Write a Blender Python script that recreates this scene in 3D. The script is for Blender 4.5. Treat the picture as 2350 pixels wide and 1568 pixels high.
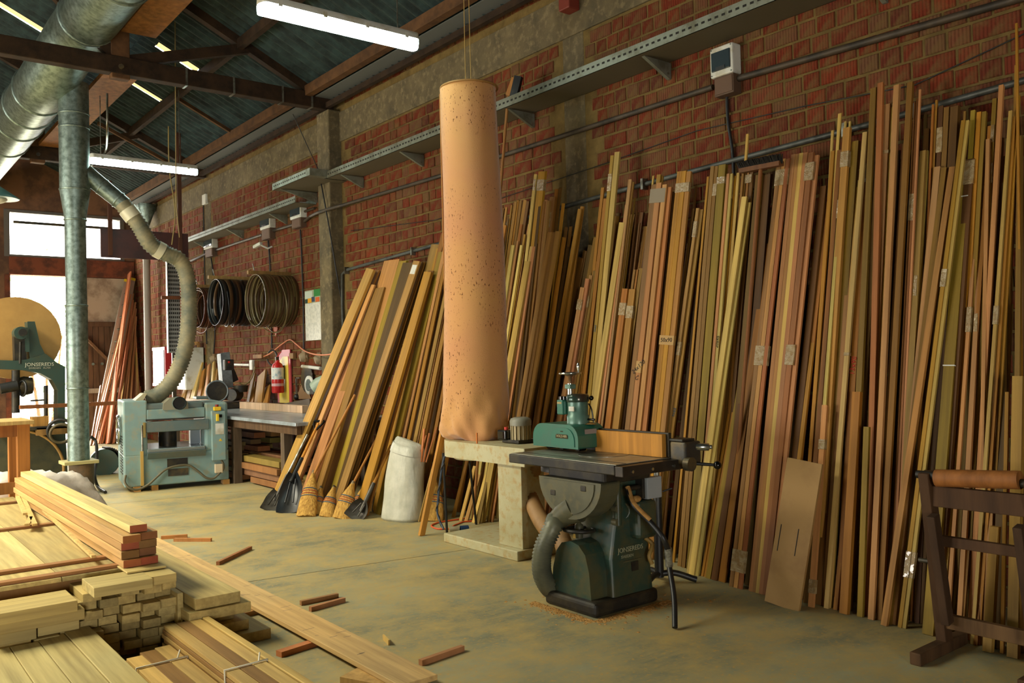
import bpy, math, random
from mathutils import Vector, Matrix, Euler
random.seed(7)
for o in list(bpy.data.objects): bpy.data.objects.remove(o)
SC = bpy.context.scene
COL = SC.collection
R = math.radians

# ---------------------------------------------------------------- camera
CAM_H, FPX, YAW, PITCH, ROLL = 1.5, 1983.53, R(38.36), R(1.178), R(-1.4234)
CX, CY = 1175.0, 784.0
_f = Vector((math.sin(YAW)*math.cos(PITCH), math.cos(YAW)*math.cos(PITCH), math.sin(PITCH)))
_r0 = Vector((math.cos(YAW), -math.sin(YAW), 0)); _u0 = _r0.cross(_f)
_r = _r0*math.cos(ROLL)+_u0*math.sin(ROLL); _u = _u0*math.cos(ROLL)-_r0*math.sin(ROLL)
cam = bpy.data.cameras.new('camera'); camo = bpy.data.objects.new('camera', cam); COL.objects.link(camo)
cam.sensor_width = 36; cam.lens = 36*FPX/2350.0; cam.clip_end = 300; cam.clip_start = .05
M = Matrix((_r, _u, -_f)).transposed().to_4x4(); M.translation = (0, 0, CAM_H); camo.matrix_world = M
SC.camera = camo

# ---------------------------------------------------------------- light
SC.view_settings.view_transform = 'Standard'; SC.view_settings.look = 'None'
SC.view_settings.gamma = 1; SC.view_settings.use_curve_mapping = False
SC.view_settings.exposure = -0.38
W = bpy.data.worlds.new('sky'); SC.world = W; W.use_nodes = True
W.node_tree.nodes['Background'].inputs[0].default_value = (1, .97, .9, 1)
W.node_tree.nodes['Background'].inputs[1].default_value = 36.0
TUBE_STRENGTH = 30.0
def area_lamp(name, loc, rot, sx, sy, power, col):      # area lamps: sky portals at the openings, plus one added overhead fill
    L = bpy.data.lights.new(name, 'AREA'); L.shape = 'RECTANGLE'; L.size = sx; L.size_y = sy; L.energy = power; L.color = col
    o = bpy.data.objects.new(name, L); COL.objects.link(o); o.location = loc; o.rotation_euler = rot; return o
area_lamp('added_overhead_fill', (-3.2, 10.8, 6.5), (0, R(-6), 0), 2.0, 9.0, 2300, (1, .92, .70)).data.spread = R(128)  # added unseen lamp below the roof, brightens the floor
for loc_, rot_, sx_, sy_ in (((-8.3,7.9,1.2),(0,R(-90),0),2.4,2.4), ((-8.3,12.6,1.2),(0,R(-90),0),2.4,2.4), ((-2.7,-6.3,1.25),(R(90),0,0),2.4,2.5), ((3.54,20.2,1.75),(R(-90),0,0),1.32,3.45), ((3.94,20.2,4.31),(R(-90),0,0),2.1,.9)):
    area_lamp('opening_portal', loc_, rot_, sx_, sy_, 0, (1,1,1)).data.cycles.is_portal = True

# ---------------------------------------------------------------- where a line of sight meets a real plane
def ray(x, y): return _f+_r*((x-CX)/FPX)-_u*((y-CY)/FPX)
O = Vector((0, 0, CAM_H))
def fl(x, y, z=0.0): d = ray(x, y); return O+d*((z-CAM_H)/d.z)
def wl(x, y, X): d = ray(x, y); return O+d*(X/d.x)
def wy(x, y, Y): d = ray(x, y); return O+d*(Y/d.y)
def pr(P):
    v = Vector(P)-O; z = v.dot(_f); return CX+FPX*v.dot(_r)/z, CY-FPX*v.dot(_u)/z, z

# ---------------------------------------------------------------- mesh builder
class MB:
    def __init__(s): s.v = []; s.f = []; s.sm = []
    def add(s, vs, fs, smooth=False):
        n = len(s.v); s.v += [tuple(p) for p in vs]
        s.f += [tuple(i+n for i in f) for f in fs]; s.sm += [smooth]*len(fs); return s
    def box(s, a, b, rot=None, piv=None):
        x0, y0, z0 = a; x1, y1, z1 = b
        vs = [Vector(p) for p in ((x0,y0,z0),(x1,y0,z0),(x1,y1,z0),(x0,y1,z0),(x0,y0,z1),(x1,y0,z1),(x1,y1,z1),(x0,y1,z1))]
        if rot is not None:
            p = Vector(piv) if piv is not None else (Vector(a)+Vector(b))/2
            m = rot.to_matrix() if hasattr(rot, 'to_matrix') else rot
            vs = [m@(q-p)+p for q in vs]
        return s.add(vs, ((0,3,2,1),(4,5,6,7),(0,1,5,4),(1,2,6,5),(2,3,7,6),(3,0,4,7)))
    def beam(s, A, B, w, h, up=(0,0,1)):
        A = Vector(A); B = Vector(B); d = (B-A).normalized(); u = Vector(up)
        sx = d.cross(u)
        if sx.length < 1e-4: sx = d.cross(Vector((1,0,0)))
        sx.normalize(); uy = sx.cross(d).normalized()
        vs = []
        for P in (A, B):
            for a, b in ((-1,-1),(1,-1),(1,1),(-1,1)): vs.append(P+sx*(a*w/2)+uy*(b*h/2))
        return s.add(vs, ((0,1,2,3),(7,6,5,4),(0,4,5,1),(1,5,6,2),(2,6,7,3),(3,7,4,0)))
    def tube(s, pts, r, n=10, caps=True, smooth=True):
        pts = [Vector(p) for p in pts]; k = len(pts)
        rs = r if isinstance(r, (list, tuple)) else [r]*k
        t = [(pts[min(i+1,k-1)]-pts[max(i-1,0)]).normalized() for i in range(k)]
        a = t[0].orthogonal().normalized(); vs = []; fs = []
        for i in range(k):
            a = (a-t[i]*a.dot(t[i]))
            if a.length < 1e-5: a = t[i].orthogonal()
            a.normalize(); b = t[i].cross(a)
            for j in range(n):
                th = 2*math.pi*j/n; vs.append(pts[i]+(a*math.cos(th)+b*math.sin(th))*rs[i])
        for i in range(k-1):
            for j in range(n):
                fs.append((i*n+j, i*n+(j+1)%n, (i+1)*n+(j+1)%n, (i+1)*n+j))
        s.add(vs, fs, smooth)
        if caps:
            s.add(vs[:n], [tuple(range(n-1,-1,-1))]); s.add(vs[-n:], [tuple(range(n))])
        return s
    def lathe(s, prof, c=(0,0,0), n=24, axis=(0,0,1), smooth=True, caps=True):
        ax = Vector(axis).normalized(); a = ax.orthogonal().normalized(); b = ax.cross(a); c = Vector(c)
        vs = []; fs = []
        for r, z in prof:
            for j in range(n):
                th = 2*math.pi*j/n; vs.append(c+ax*z+(a*math.cos(th)+b*math.sin(th))*r)
        k = len(prof)
        for i in range(k-1):
            for j in range(n): fs.append((i*n+j, i*n+(j+1)%n, (i+1)*n+(j+1)%n, (i+1)*n+j))
        s.add(vs, fs, smooth)
        if caps:
            if prof[0][0] > 1e-4: s.add(vs[:n], [tuple(range(n-1,-1,-1))])
            if prof[-1][0] > 1e-4: s.add(vs[-n:], [tuple(range(n))])
        return s
    def torus(s, c, Rr, r, axis=(0,0,1), n=28, m=8, arc=1.0):
        ax = Vector(axis).normalized(); a = ax.orthogonal().normalized(); b = ax.cross(a); c = Vector(c)
        pts = [c+(a*math.cos(2*math.pi*i/n*arc)+b*math.sin(2*math.pi*i/n*arc))*Rr for i in range(n+1)]
        return s.tube(pts, r, m, caps=arc < 1)
    def prism(s, poly, ex, o=(0,0,0), ux=(1,0,0), uy=(0,1,0), smooth=False):
        o = Vector(o); ux = Vector(ux); uy = Vector(uy); ex = Vector(ex); n = len(poly)
        A = [o+ux*p[0]+uy*p[1] for p in poly]; B = [p+ex for p in A]
        s.add(A+B, [tuple(range(n-1,-1,-1)), tuple(range(n,2*n))])
        s.add(A+B, [(i, (i+1)%n, (i+1)%n+n, i+n) for i in range(n)], smooth); return s
    def ball(s, c, r, n=12, m=8, sc=(1,1,1)):
        c = Vector(c); vs = []; fs = []
        for i in range(m+1):
            ph = math.pi*i/m
            for j in range(n):
                th = 2*math.pi*j/n
                vs.append(c+Vector((math.sin(ph)*math.cos(th)*sc[0], math.sin(ph)*math.sin(th)*sc[1], math.cos(ph)*sc[2]))*r)
        for i in range(m):
            for j in range(n): fs.append((i*n+j, (i+1)*n+j, (i+1)*n+(j+1)%n, i*n+(j+1)%n))
        return s.add(vs, fs, True)
    def grid(s, rows, closed=False, smooth=True):
        n = len(rows[0]); vs = [p for r_ in rows for p in r_]; fs = []
        for i in range(len(rows)-1):
            for j in range(n if closed else n-1): fs.append((i*n+j, i*n+(j+1)%n, (i+1)*n+(j+1)%n, (i+1)*n+j))
        return s.add(vs, fs, smooth)
    def build(s, name, mat, parent=None, bevel=0, kind=None, origin=None, color=None, seg=2):
        me = bpy.data.meshes.new(name)
        vs = s.v
        if origin is not None: vs = [tuple(Vector(p)-Vector(origin)) for p in vs]
        me.from_pydata(vs, [], s.f)
        if any(s.sm): me.polygons.foreach_set('use_smooth', s.sm)
        me.update()
        o = bpy.data.objects.new(name, me); COL.objects.link(o)
        if origin is not None: o.location = origin
        if mat: me.materials.append(mat)
        if parent is not None: o.parent = parent
        if bevel:
            m = o.modifiers.new('bevel', 'BEVEL'); m.width = bevel; m.segments = seg; m.limit_method = 'ANGLE'; m.angle_limit = R(40)
        if kind: o['kind'] = kind
        if color: o.color = (*color, 1)
        return o
def base_mid(vs):
    xs = [p[0] for p in vs]; ys = [p[1] for p in vs]; zs = [p[2] for p in vs]
    return Vector(((min(xs)+max(xs))/2, (min(ys)+max(ys))/2, min(zs)))
def tag(o, label, cat, group=None):
    o['label'] = label; o['category'] = cat
    if group: o['group'] = group
    return o
def thing(name, label, cat, loc=(0,0,0), rz=0, group=None):
    o = bpy.data.objects.new(name, None); COL.objects.link(o); o.empty_display_size = .05
    o.location = loc; o.rotation_euler = (0, 0, rz); return tag(o, label, cat, group)
class Loc:            # world -> local of a thing
    def __init__(s, t): s.m = Matrix.LocRotScale(t.location, t.rotation_euler, None).inverted()
    def __call__(s, p): return s.m@Vector(p)
def solo(mb, name, mat, label, cat, group=None, bevel=0, color=None, kind=None):
    return tag(mb.build(name, mat, None, bevel, kind, base_mid(mb.v), color), label, cat, group)
def struct(mb, name, mat, parent=None, bevel=0, color=None):
    o = mb.build(name, mat, parent, bevel, None, None, color)
    if parent is None: o['kind'] = 'structure'
    return o
ORD = ['first','second','third','fourth','fifth','sixth','seventh','eighth','ninth','tenth','eleventh','twelfth','thirteenth','fourteenth','fifteenth','sixteenth','seventeenth','eighteenth','nineteenth','twentieth']
TENS = {20:'twenty',30:'thirty',40:'forty',50:'fifty',60:'sixty',70:'seventy',80:'eighty'}
def ordw(i):
    if i < 20: return ORD[i]
    n = i+1
    if n % 10 == 0: return {30:'thirtieth',40:'fortieth',50:'fiftieth',60:'sixtieth',70:'seventieth',80:'eightieth'}.get(n, str(n)+'th')
    return TENS.get(n//10*10, 'sixty')+'-'+ORD[n % 10-1]
def lin(r, g, b):
    f = lambda c: (c/255/12.92 if c/255 <= .04045 else ((c/255+.055)/1.055)**2.4)
    return (f(r), f(g), f(b))
def curve(pts, n=6):
    P = [Vector(p) for p in pts]; P = [P[0]*2-P[1]]+P+[P[-1]*2-P[-2]]; out = []
    for i in range(1, len(P)-2):
        a, b, c, d = P[i-1:i+3]
        for k in range(n):
            t = k/n
            out.append(.5*((2*b)+(c-a)*t+(2*a-5*b+4*c-d)*t*t+(3*b-a-3*c+d)*t**3))
    out.append(P[-2]); return out

# ---------------------------------------------------------------- materials
def nodes(name):
    m = bpy.data.materials.new(name); m.use_nodes = True; nt = m.node_tree
    return m, nt, nt.nodes['Principled BSDF']
def N(nt, t, **kw):
    n = nt.nodes.new(t)
    for k, v in kw.items(): setattr(n, k, v)
    return n
def mix(nt, fac, a, b, typ='MIX'):
    n = nt.nodes.new('ShaderNodeMix'); n.data_type = 'RGBA'; n.blend_type = typ
    for s_, v in ((n.inputs[0], fac), (n.inputs[6], a), (n.inputs[7], b)):
        if hasattr(v, 'is_output') or isinstance(v, bpy.types.NodeSocket): nt.links.new(v, s_)
        elif isinstance(v, (int, float)): s_.default_value = v
        else: s_.default_value = (*v, 1) if len(v) == 3 else v
    return n.outputs[2]
def noise(nt, vec, scale, detail=3, rough=.55, lo=.35, hi=.65):
    n = N(nt, 'ShaderNodeTexNoise'); n.inputs['Scale'].default_value = scale; n.inputs['Detail'].default_value = detail; n.inputs['Roughness'].default_value = rough
    if vec is not None: nt.links.new(vec, n.inputs['Vector'])
    m = N(nt, 'ShaderNodeMapRange'); m.inputs[1].default_value = lo; m.inputs[2].default_value = hi; nt.links.new(n.outputs[0], m.inputs[0])
    return m.outputs[0]
def coords(nt, scale=(1,1,1), rnd=True, which='Object'):
    tc = N(nt, 'ShaderNodeTexCoord'); mp = N(nt, 'ShaderNodeMapping'); mp.inputs['Scale'].default_value = scale
    nt.links.new(tc.outputs[which], mp.inputs['Vector'])
    if rnd:
        oi = N(nt, 'ShaderNodeObjectInfo'); ml = N(nt, 'ShaderNodeMath', operation='MULTIPLY'); ml.inputs[1].default_value = 37.0
        nt.links.new(oi.outputs['Random'], ml.inputs[0]); cb = N(nt, 'ShaderNodeCombineXYZ')
        for i in range(3): nt.links.new(ml.outputs[0], cb.inputs[i])
        nt.links.new(cb.outputs[0], mp.inputs['Location'])
    return mp.outputs[0]
def bump(nt, p, h, s=.3, d=.01):
    b = N(nt, 'ShaderNodeBump'); b.inputs['Strength'].default_value = s; b.inputs['Distance'].default_value = d
    nt.links.new(h, b.inputs['Height']); nt.links.new(b.outputs[0], p.inputs['Normal'])
def wood_mat(name, grain=(26,26,1.1), contrast=.42, rough=.62):
    m, nt, p = nodes(name); v = coords(nt, grain)
    oi = N(nt, 'ShaderNodeObjectInfo'); c0 = oi.outputs['Color']
    g = noise(nt, v, 1.0, 5, .6, .3, .7)
    v2 = coords(nt, (2,2,1.3)); g2 = noise(nt, v2, 1.0, 2, .5, .35, .65)
    dark = mix(nt, 1.0, c0, (1-contrast, 1-contrast*1.05, 1-contrast*1.12), 'MULTIPLY')
    c = mix(nt, g, dark, c0); c = mix(nt, g2, c, mix(nt, 1, c, (1.1, 1.03, .92), 'MULTIPLY'))
    nt.links.new(c, p.inputs['Base Color']); p.inputs['Roughness'].default_value = rough
    p.inputs['Specular IOR Level'].default_value = .3
    bump(nt, p, g, .15, .002); return m
def paint(name, col, rough=.5, metal=0.0, col2=None, sc=6, lo=.45, hi=.62, bmp=0, spec=.5, col3=None):
    m, nt, p = nodes(name); v = coords(nt, (1,1,1)); c = col
    if col2:
        g = noise(nt, v, sc, 5, .62, lo, hi); c = mix(nt, g, col, col2)
        if col3: c = mix(nt, noise(nt, v, sc*4.3, 4, .6, .5, .68), c, col3)
        nt.links.new(c, p.inputs['Base Color'])
        if bmp: bump(nt, p, g, bmp, .004)
    else: p.inputs['Base Color'].default_value = (*col, 1)
    p.inputs['Roughness'].default_value = rough; p.inputs['Metallic'].default_value = metal
    p.inputs['Specular IOR Level'].default_value = spec
    return m
WOOD = wood_mat('wood'); WOODR = wood_mat('rough_wood', (14,14,1.6), .55, .75)
SAWN = wood_mat('sawn_wood', (9,9,2.5), .3, .7)
BLACK = paint('black_paint', lin(22,22,22), .45, 0, lin(60,55,40), 9, .55, .75)
STEEL = paint('steel', lin(150,150,140), .38, .85, lin(95,90,75), 8)
DARKST = paint('dark_steel', lin(62,60,55), .45, .5, lin(95,82,55), 7)
GALV = paint('galvanised_sheet', lin(132,148,142), .42, .75, lin(92,106,100), 16, .4, .65)
WHITE = paint('white_plastic', lin(205,205,195), .5, 0, lin(165,155,125), 5, .5, .7)
CONC = paint('concrete', lin(108,96,70), .9, 0, lin(82,74,56), 3.5, .35, .65, .35, .2, lin(122,108,80))

# ================================================================ SETTING
WX = 5.3          # inner face of the brick wall
BY = 20.0         # inner face of the back wall
def zroof(X): return 5.12+.48*(4.9-X)      # underside of the roof sheets
# ---- floor
def floor_mat():
    m, nt, p = nodes('dusty_concrete'); v = coords(nt, (1,1,1), False)
    a = noise(nt, v, 1.1, 6, .62, .38, .62); b = noise(nt, v, 3.3, 6, .7, .42, .66)
    vs = coords(nt, (1.2,5,1), False); c3 = noise(nt, vs, 2.2, 5, .65, .45, .7)
    col = mix(nt, a, lin(158,154,120), lin(122,122,98)); col = mix(nt, b, col, lin(176,154,98))
    col = mix(nt, c3, col, lin(164,148,102))
    col = mix(nt, noise(nt, v, 40, 3, .6, .56, .72), col, lin(186,150,82))
    nt.links.new(col, p.inputs['Base Color']); p.inputs['Roughness'].default_value = .72
    p.inputs['Specular IOR Level'].default_value = .25; bump(nt, p, b, .12, .006); return m
FLOOR = floor_mat()
fb = MB().box((-8.6,-6.2,-.25), (5.6,20.3,-.022))
floor = struct(fb, 'floor', paint('joint_dirt', lin(64,58,42), .95))
jb = [-6.2, -3.1, 1.4, 5.9, 10.4, 14.9, 20.3]
def jy(k, X): return jb[k] if k in (0, len(jb)-1) else jb[k]-.147*(X-2.25)
for k in range(len(jb)-1):
    g = .005
    q = [(-8.6, jy(k,-8.6)+g), (5.6, jy(k,5.6)+g), (5.6, jy(k+1,5.6)-g), (-8.6, jy(k+1,-8.6)-g)]
    MB().prism(q, (0,0,.022), (0,0,-.022)).build('floor_slab', FLOOR, floor)
struct(MB().box((-30,20.3,-.3), (30,60,-.03)), 'ground', paint('pale_yard', lin(205,198,180), .9))
# ---- brick wall
def brick_mat():
    m, nt, p = nodes('perforated_brick'); v = coords(nt, (1,1,1), False)
    oi = N(nt, 'ShaderNodeObjectInfo'); ge = N(nt, 'ShaderNodeNewGeometry')
    ad = N(nt, 'ShaderNodeMath', operation='ADD'); nt.links.new(oi.outputs['Random'], ad.inputs[0]); nt.links.new(ge.outputs['Random Per Island'], ad.inputs[1])
    fr = N(nt, 'ShaderNodeMath', operation='FRACT'); nt.links.new(ad.outputs[0], fr.inputs[0])
    rp = N(nt, 'ShaderNodeValToRGB'); el = rp.color_ramp.elements
    el[0].position = 0; el[0].color = (*lin(99,42,26), 1); el[1].position = 1; el[1].color = (*lin(119,63,42), 1)
    for q, c in ((.25, lin(114,47,28)), (.5, lin(90,48,35)), (.72, lin(122,52,30)), (.86, lin(104,72,50))):
        e = el.new(q); e.color = (*c, 1)
    nt.links.new(fr.outputs[0], rp.inputs[0])
    w = N(nt, 'ShaderNodeTexWave', wave_type='BANDS', bands_direction='Y'); w.inputs['Scale'].default_value = 14; w.inputs['Distortion'].default_value = 1.2; w.inputs['Detail'].default_value = 2
    nt.links.new(v, w.inputs['Vector'])
    mr = N(nt, 'ShaderNodeMapRange'); mr.inputs[1].default_value = .1; mr.inputs[2].default_value = .5; nt.links.new(w.outputs[0], mr.inputs[0])
    vw = coords(nt, (1,1,1), False); d = noise(nt, vw, 9, 5, .65, .42, .74)
    c = mix(nt, mr.outputs[0], mix(nt, 1, rp.outputs[0], (.66,.6,.55), 'MULTIPLY'), rp.outputs[0])
    c = mix(nt, d, c, lin(104,82,48))
    nt.links.new(c, p.inputs['Base Color']); p.inputs['Roughness'].default_value = .9; p.inputs['Specular IOR Level'].default_value = .15
    bump(nt, p, w.outputs[0], .5, .006); return m
BRICK = brick_mat()
MORTAR = paint('mortar', lin(116,96,56), .95, 0, lin(92,76,44), 7, .35, .65, .6, .1)
wall = struct(MB().box((WX,-6.2,0), (WX+.25,BY+.25,5.02)), 'wall_right', MORTAR)
COLS = [(5.56,5.84), (10.21,10.55), (15.14,15.45), (.55,.85), (-4.6,-4.3)]
def brick_geo(h, dx):     # one brick, centred on its face, front towards -X
    a = h/2; b = .052; e = .006; mb = MB()
    vs = [(.03,-a,-b),(.03,a,-b),(.03,a,b),(.03,-a,b),(-dx+e,-a,-b),(-dx+e,a,-b),(-dx+e,a,b),(-dx+e,-a,b),
          (-dx,-a+e,-b+e),(-dx,a-e,-b+e),(-dx,a-e,b-e),(-dx,-a+e,b-e)]
    mb.add(vs, ((8,11,10,9),(4,8,9,5),(5,9,10,6),(6,10,11,7),(7,11,8,4),(0,4,5,1),(1,5,6,2),(2,6,7,3),(3,7,4,0))); return mb
bricks = []
rr = random.Random(3); z = .06; row = 0
while z < 4.98:
    if not (4.36 < z < 4.86):
        y = -6.0+rr.random()*.2
        while y < BY-.05:
            L = .26 if rr.random() < .24 else .125
            if L < .2: L *= rr.uniform(.92, 1.1)
            if not any(a-.02 < y+L and y < b+.02 for a, b in COLS):
                bricks.append((y+L/2, z+rr.uniform(-.004,.004), L, rr.uniform(.006,.014)))
            y += L+rr.uniform(.012,.02)
    z += .122; row += 1
def seen(b):
    y, z_, L, d = b
    if y < 1.2: return 0
    a = pr((WX,y-L/2,z_)); c = pr((WX,y+L/2,z_)); t = pr((WX,y,z_-.05)); u = pr((WX,y,z_+.05))
    if a[2] < .5 or not (10 < c[0] and a[0] < 2345 and 8 < u[1]): return 0
    # the lumber tops hide what lies below them
    lim = [(0,900),(735,900),(790,780),(855,600),(1010,540),(1150,455),(1250,430),(1400,400),(1600,380),(1800,330),(2000,240),(2350,180)]
    for (x0,y0),(x1,y1) in zip(lim, lim[1:]):
        if x0 <= u[0] <= x1:
            if u[1] > y0+(y1-y0)*(u[0]-x0)/(x1-x0): return 0
    if 1003 < u[0] < 1130 and u[1] > 200: return 0
    return (a[0]-c[0])*(t[1]-u[1])
sc = sorted(range(len(bricks)), key=lambda i: -seen(bricks[i]))
near = set(i for i in sc[:300] if seen(bricks[i]) > 0)
meshes = {}
rest = MB()
for i, (y, z_, L, d) in enumerate(bricks):
    if i in near:
        key = (round(L, 2), round(d, 3) > .01)
        if key not in meshes:
            o = brick_geo(key[0], .012 if key[1] else .008).build('brick', BRICK, wall); meshes[key] = o.data
        else:
            o = bpy.data.objects.new('brick', meshes[key]); COL.objects.link(o); o.parent = wall
        o.location = (WX, y, z_)
    else:
        g = brick_geo(L, d); rest.add([(p[0]+WX, p[1]+y, p[2]+z_) for p in g.v], g.f)
ro = rest.build('brickwork', BRICK, wall); ro['kind'] = 'stuff'
# concrete band, columns
struct(MB().box((WX-.02,-6.2,4.41), (WX+.05,BY,4.80)), 'trim_1', CONC, None, .008)
for i, (a, b) in enumerate(COLS):
    x0 = 5.12 if abs(a-10.21) < .01 else WX-.006
    struct(MB().box((x0,a,0), (WX+.02,b,4.82 if x0 < 5.2 else 4.42)), 'concrete_column', CONC, wall, .015)
# ---- back wall
BACKW = paint('back_wall_plaster', lin(120,84,58), .9, 0, lin(86,60,44), 2.5)
LINTEL = paint('rusty_lintel', lin(120,62,36), .85, 0, lin(80,44,28), 4)
bw = MB()
bw.box((-8.6,BY,0), (2.88,BY+.25,5.0)); bw.box((2.88,BY,4.78), (WX,BY+.25,5.0)); bw.box((5.02,BY,3.47), (WX+.25,BY+.25,4.78))
bw.box((4.2,BY+.1,0), (WX+.25,BY+.25,3.47))
bw.prism([(-8.6,5.0),(5.55,5.0),(-1.5,8.2)], (0,.25,0), (0,BY,0), (1,0,0), (0,0,1))
back = struct(bw, 'wall_back', BACKW)
struct(MB().box((2.88,BY-.06,3.47), (5.28,BY+.25,3.84)), 'trim_2', LINTEL, None, .01)
win = struct(MB().box((2.80,BY-.03,3.84), (2.90,BY+.2,4.80)).box((5.0,BY-.03,3.84), (5.08,BY+.2,4.80)).box((2.9,BY-.03,4.74), (5.0,BY+.2,4.80)).box((2.9,BY-.05,3.82), (5.0,BY+.2,3.88)), 'window_1', paint('window_frame_paint', lin(96,90,84), .6))
gm, gnt, gp = nodes('window_glass'); gp.inputs['Transmission Weight'].default_value = 1; gp.inputs['Roughness'].default_value = .02; gp.inputs['IOR'].default_value = 1.02; gp.inputs['Base Color'].default_value = (.97,.98,1,1)
for x0, x1 in ((2.92,3.92),(3.96,4.98)): MB().box((x0,BY+.08,3.89), (x1,BY+.09,4.73)).build('pane', gm, win)
MB().box((3.92,BY+.05,3.88), (3.96,BY+.12,4.74)).build('mullion', STEEL, win)
jamb = struct(MB().box((2.80,BY-.04,0), (2.90,BY+.2,3.47)), 'trim_3', LINTEL)
# boarded gate leaf right of the open doorway
door = struct(MB().box((4.2,BY-.02,2.52), (5.22,BY+.05,3.46)), 'door_1', paint('pale_board', lin(176,158,136), .85, 0, lin(140,120,100), 3))
for i in range(9):
    x0 = 4.2+i*.1135
    MB().box((x0+.004,BY-.01,.02), (x0+.1095,BY+.04,2.5)).build('plank', WOODR, door, color=lin(104,78,58))
MB().beam((4.25,BY-.05,2.2), (5.15,BY-.05,1.2), .05, .12, (0,1,0)).build('brace', WOODR, door, color=lin(126,96,70))
MB().box((4.2,BY-.06,1.0), (5.2,BY-.01,1.1)).build('ledge', WOODR, door, color=lin(170,160,150))
MB().box((4.2,BY-.06,2.42), (5.2,BY-.01,2.52)).build('ledge', WOODR, door, color=lin(104,78,58))
for x in (4.42,4.6,4.78): MB().lathe([(.03,0),(.03,.03)], (x,BY-.04,1.62), 10, (0,1,0)).build('bolt', GALV, door)
# unseen left and rear walls closing the shed; openings added for their light
SIDE = paint('side_wall_plaster', lin(150,128,92), .9)
lw = MB().box((-8.6,-6.2,0), (-8.35,6.7,5.0)).box((-8.6,6.7,2.4), (-8.35,13.8,5.0)).box((-8.6,9.1,0), (-8.35,11.4,2.4)).box((-8.6,13.8,0), (-8.35,BY,5.0))
struct(lw, 'wall_left', SIDE)
struct(MB().box((-8.6,-6.4,0), (-3.9,-6.2,5.0)).box((-1.5,-6.4,0), (5.55,-6.2,5.0)).box((-3.9,-6.4,2.5), (-1.5,-6.2,5.0)).prism([(-8.6,5.0),(5.55,5.0),(-1.5,8.2)], (0,-.2,0), (0,-6.2,0), (1,0,0), (0,0,1)), 'wall_rear', SIDE)
# ---- roof: corrugated sheets on purlins on trusses
ROOF = paint('roof_sheet', lin(46,64,64), .8, 0, lin(26,34,35), 5, .35, .65, 0, .3)
TIMB = paint('dark_timber', lin(58,42,28), .85, 0, lin(38,28,20), 7, .35, .65, .2, .2)
TIMB2 = paint('brown_timber', lin(100,70,44), .8, 0, lin(74,52,34), 6, .35, .65, .2, .2)
ceil = bpy.data.objects.new('ceiling', None); COL.objects.link(ceil); ceil['kind'] = 'structure'
PIT, SW, SL = .15, .9, 2.35
def sheet_mesh(length, holes=()):
    mb = MB(); nx = 48; rows = 1 if not holes else 24
    for i in range(rows):
        for j in range(nx):
            u0, u1 = i/rows, (i+1)/rows; um = (u0+u1)/2; y0, y1 = j/nx*(SW+.05), (j+1)/nx*(SW+.05)
            if any(a < um < b and c < (y0+y1)/2 < d for a, b, c, d in holes): continue
            w = lambda y: .022*math.sin(2*math.pi*y/PIT)
            mb.add([(u0*length,y0,w(y0)),(u1*length,y0,w(y0)),(u1*length,y1,w(y1)),(u0*length,y1,w(y1))], ((0,1,2,3),), True)
    return mb
TRANS = bpy.data.materials.new('translucent_sheet'); TRANS.use_nodes = True
tn = TRANS.node_tree; tn.nodes.clear(); to = tn.nodes.new('ShaderNodeOutputMaterial'); tb = tn.nodes.new('ShaderNodeBsdfTranslucent'); tb.inputs[0].default_value = (*lin(134,124,102), 1); tn.links.new(tb.outputs[0], to.inputs[0])
# skylight spots as seen on the roof
sky = []
for px, py, dl, dw in ((405,138,.55,.15), (335,216,.45,.15), (40,42,.7,.15), (281,58,.35,.15)):
    d = ray(px, py)
    t = (5.12+.48*4.9-CAM_H)/(d.z+.48*d.x); P = O+d*t; sky.append((P.x, P.y, dl, dw))
ang = math.atan(.48); smesh = {}
base = None
for side in (1, -1):
    for r_ in range(4 if side > 0 else 4):
        Xlow = 5.42-r_*2.02
        if side < 0: Xlow = -8.8+r_*2.02
        for k in range(int(27/SW)+1):
            Y0 = -6.4+k*SW
            if Y0 > BY+.2: continue
            holes = []
            if side > 0:
                for (sx, sy, dl, dw) in sky:
                    u = (Xlow-sx)/math.cos(ang)/SL
                    if 0.02 < u < .97 and Y0 <= sy < Y0+SW:
                        y = min(max(sy-Y0, .1), SW-.1); y = round(y/.15)*.15
                        holes.append((u-dl/2/SL, u+dl/2/SL, y-dw/2, y+dw/2))
            if holes or base is None:
                mb = sheet_mesh(SL, holes); o = mb.build('roof_sheet', ROOF, ceil)
                if not holes: base = o.data
                for (a, b, c, d_) in holes:
                    h = MB().add([(a*SL-.03,c-.02,.02),(b*SL+.03,c-.02,.02),(b*SL+.03,d_+.02,.02),(a*SL-.03,d_+.02,.02),(a*SL-.03,c-.02,.026),(b*SL+.03,c-.02,.026),(b*SL+.03,d_+.02,.026),(a*SL-.03,d_+.02,.026)], ((0,1,2,3),(4,7,6,5),(0,4,5,1),(1,5,6,2),(2,6,7,3),(3,7,4,0)))
                    h.build('skylight_strip', TRANS, o)
            else:
                o = bpy.data.objects.new('roof_sheet', base); COL.objects.link(o); o.parent = ceil
            z0 = zroof(5.42)+.48*r_*2.02+.024*(r_ % 2)
            o.matrix_local = Matrix.Translation((Xlow, Y0, z0+.03))@(Matrix.Rotation(math.pi-0, 4, 'Z') if False else Matrix.Identity(4))
            # local x runs up the slope
            if side > 0: o.matrix_local = Matrix(((-math.cos(ang),0,math.sin(ang),Xlow),(0,1,0,Y0),(math.sin(ang),0,math.cos(ang),z0+.03),(0,0,0,1)))
            else: o.matrix_local = Matrix(((math.cos(ang),0,-math.sin(ang),Xlow),(0,1,0,Y0),(math.sin(ang),0,math.cos(ang),z0-.02),(0,0,0,1)))
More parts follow.
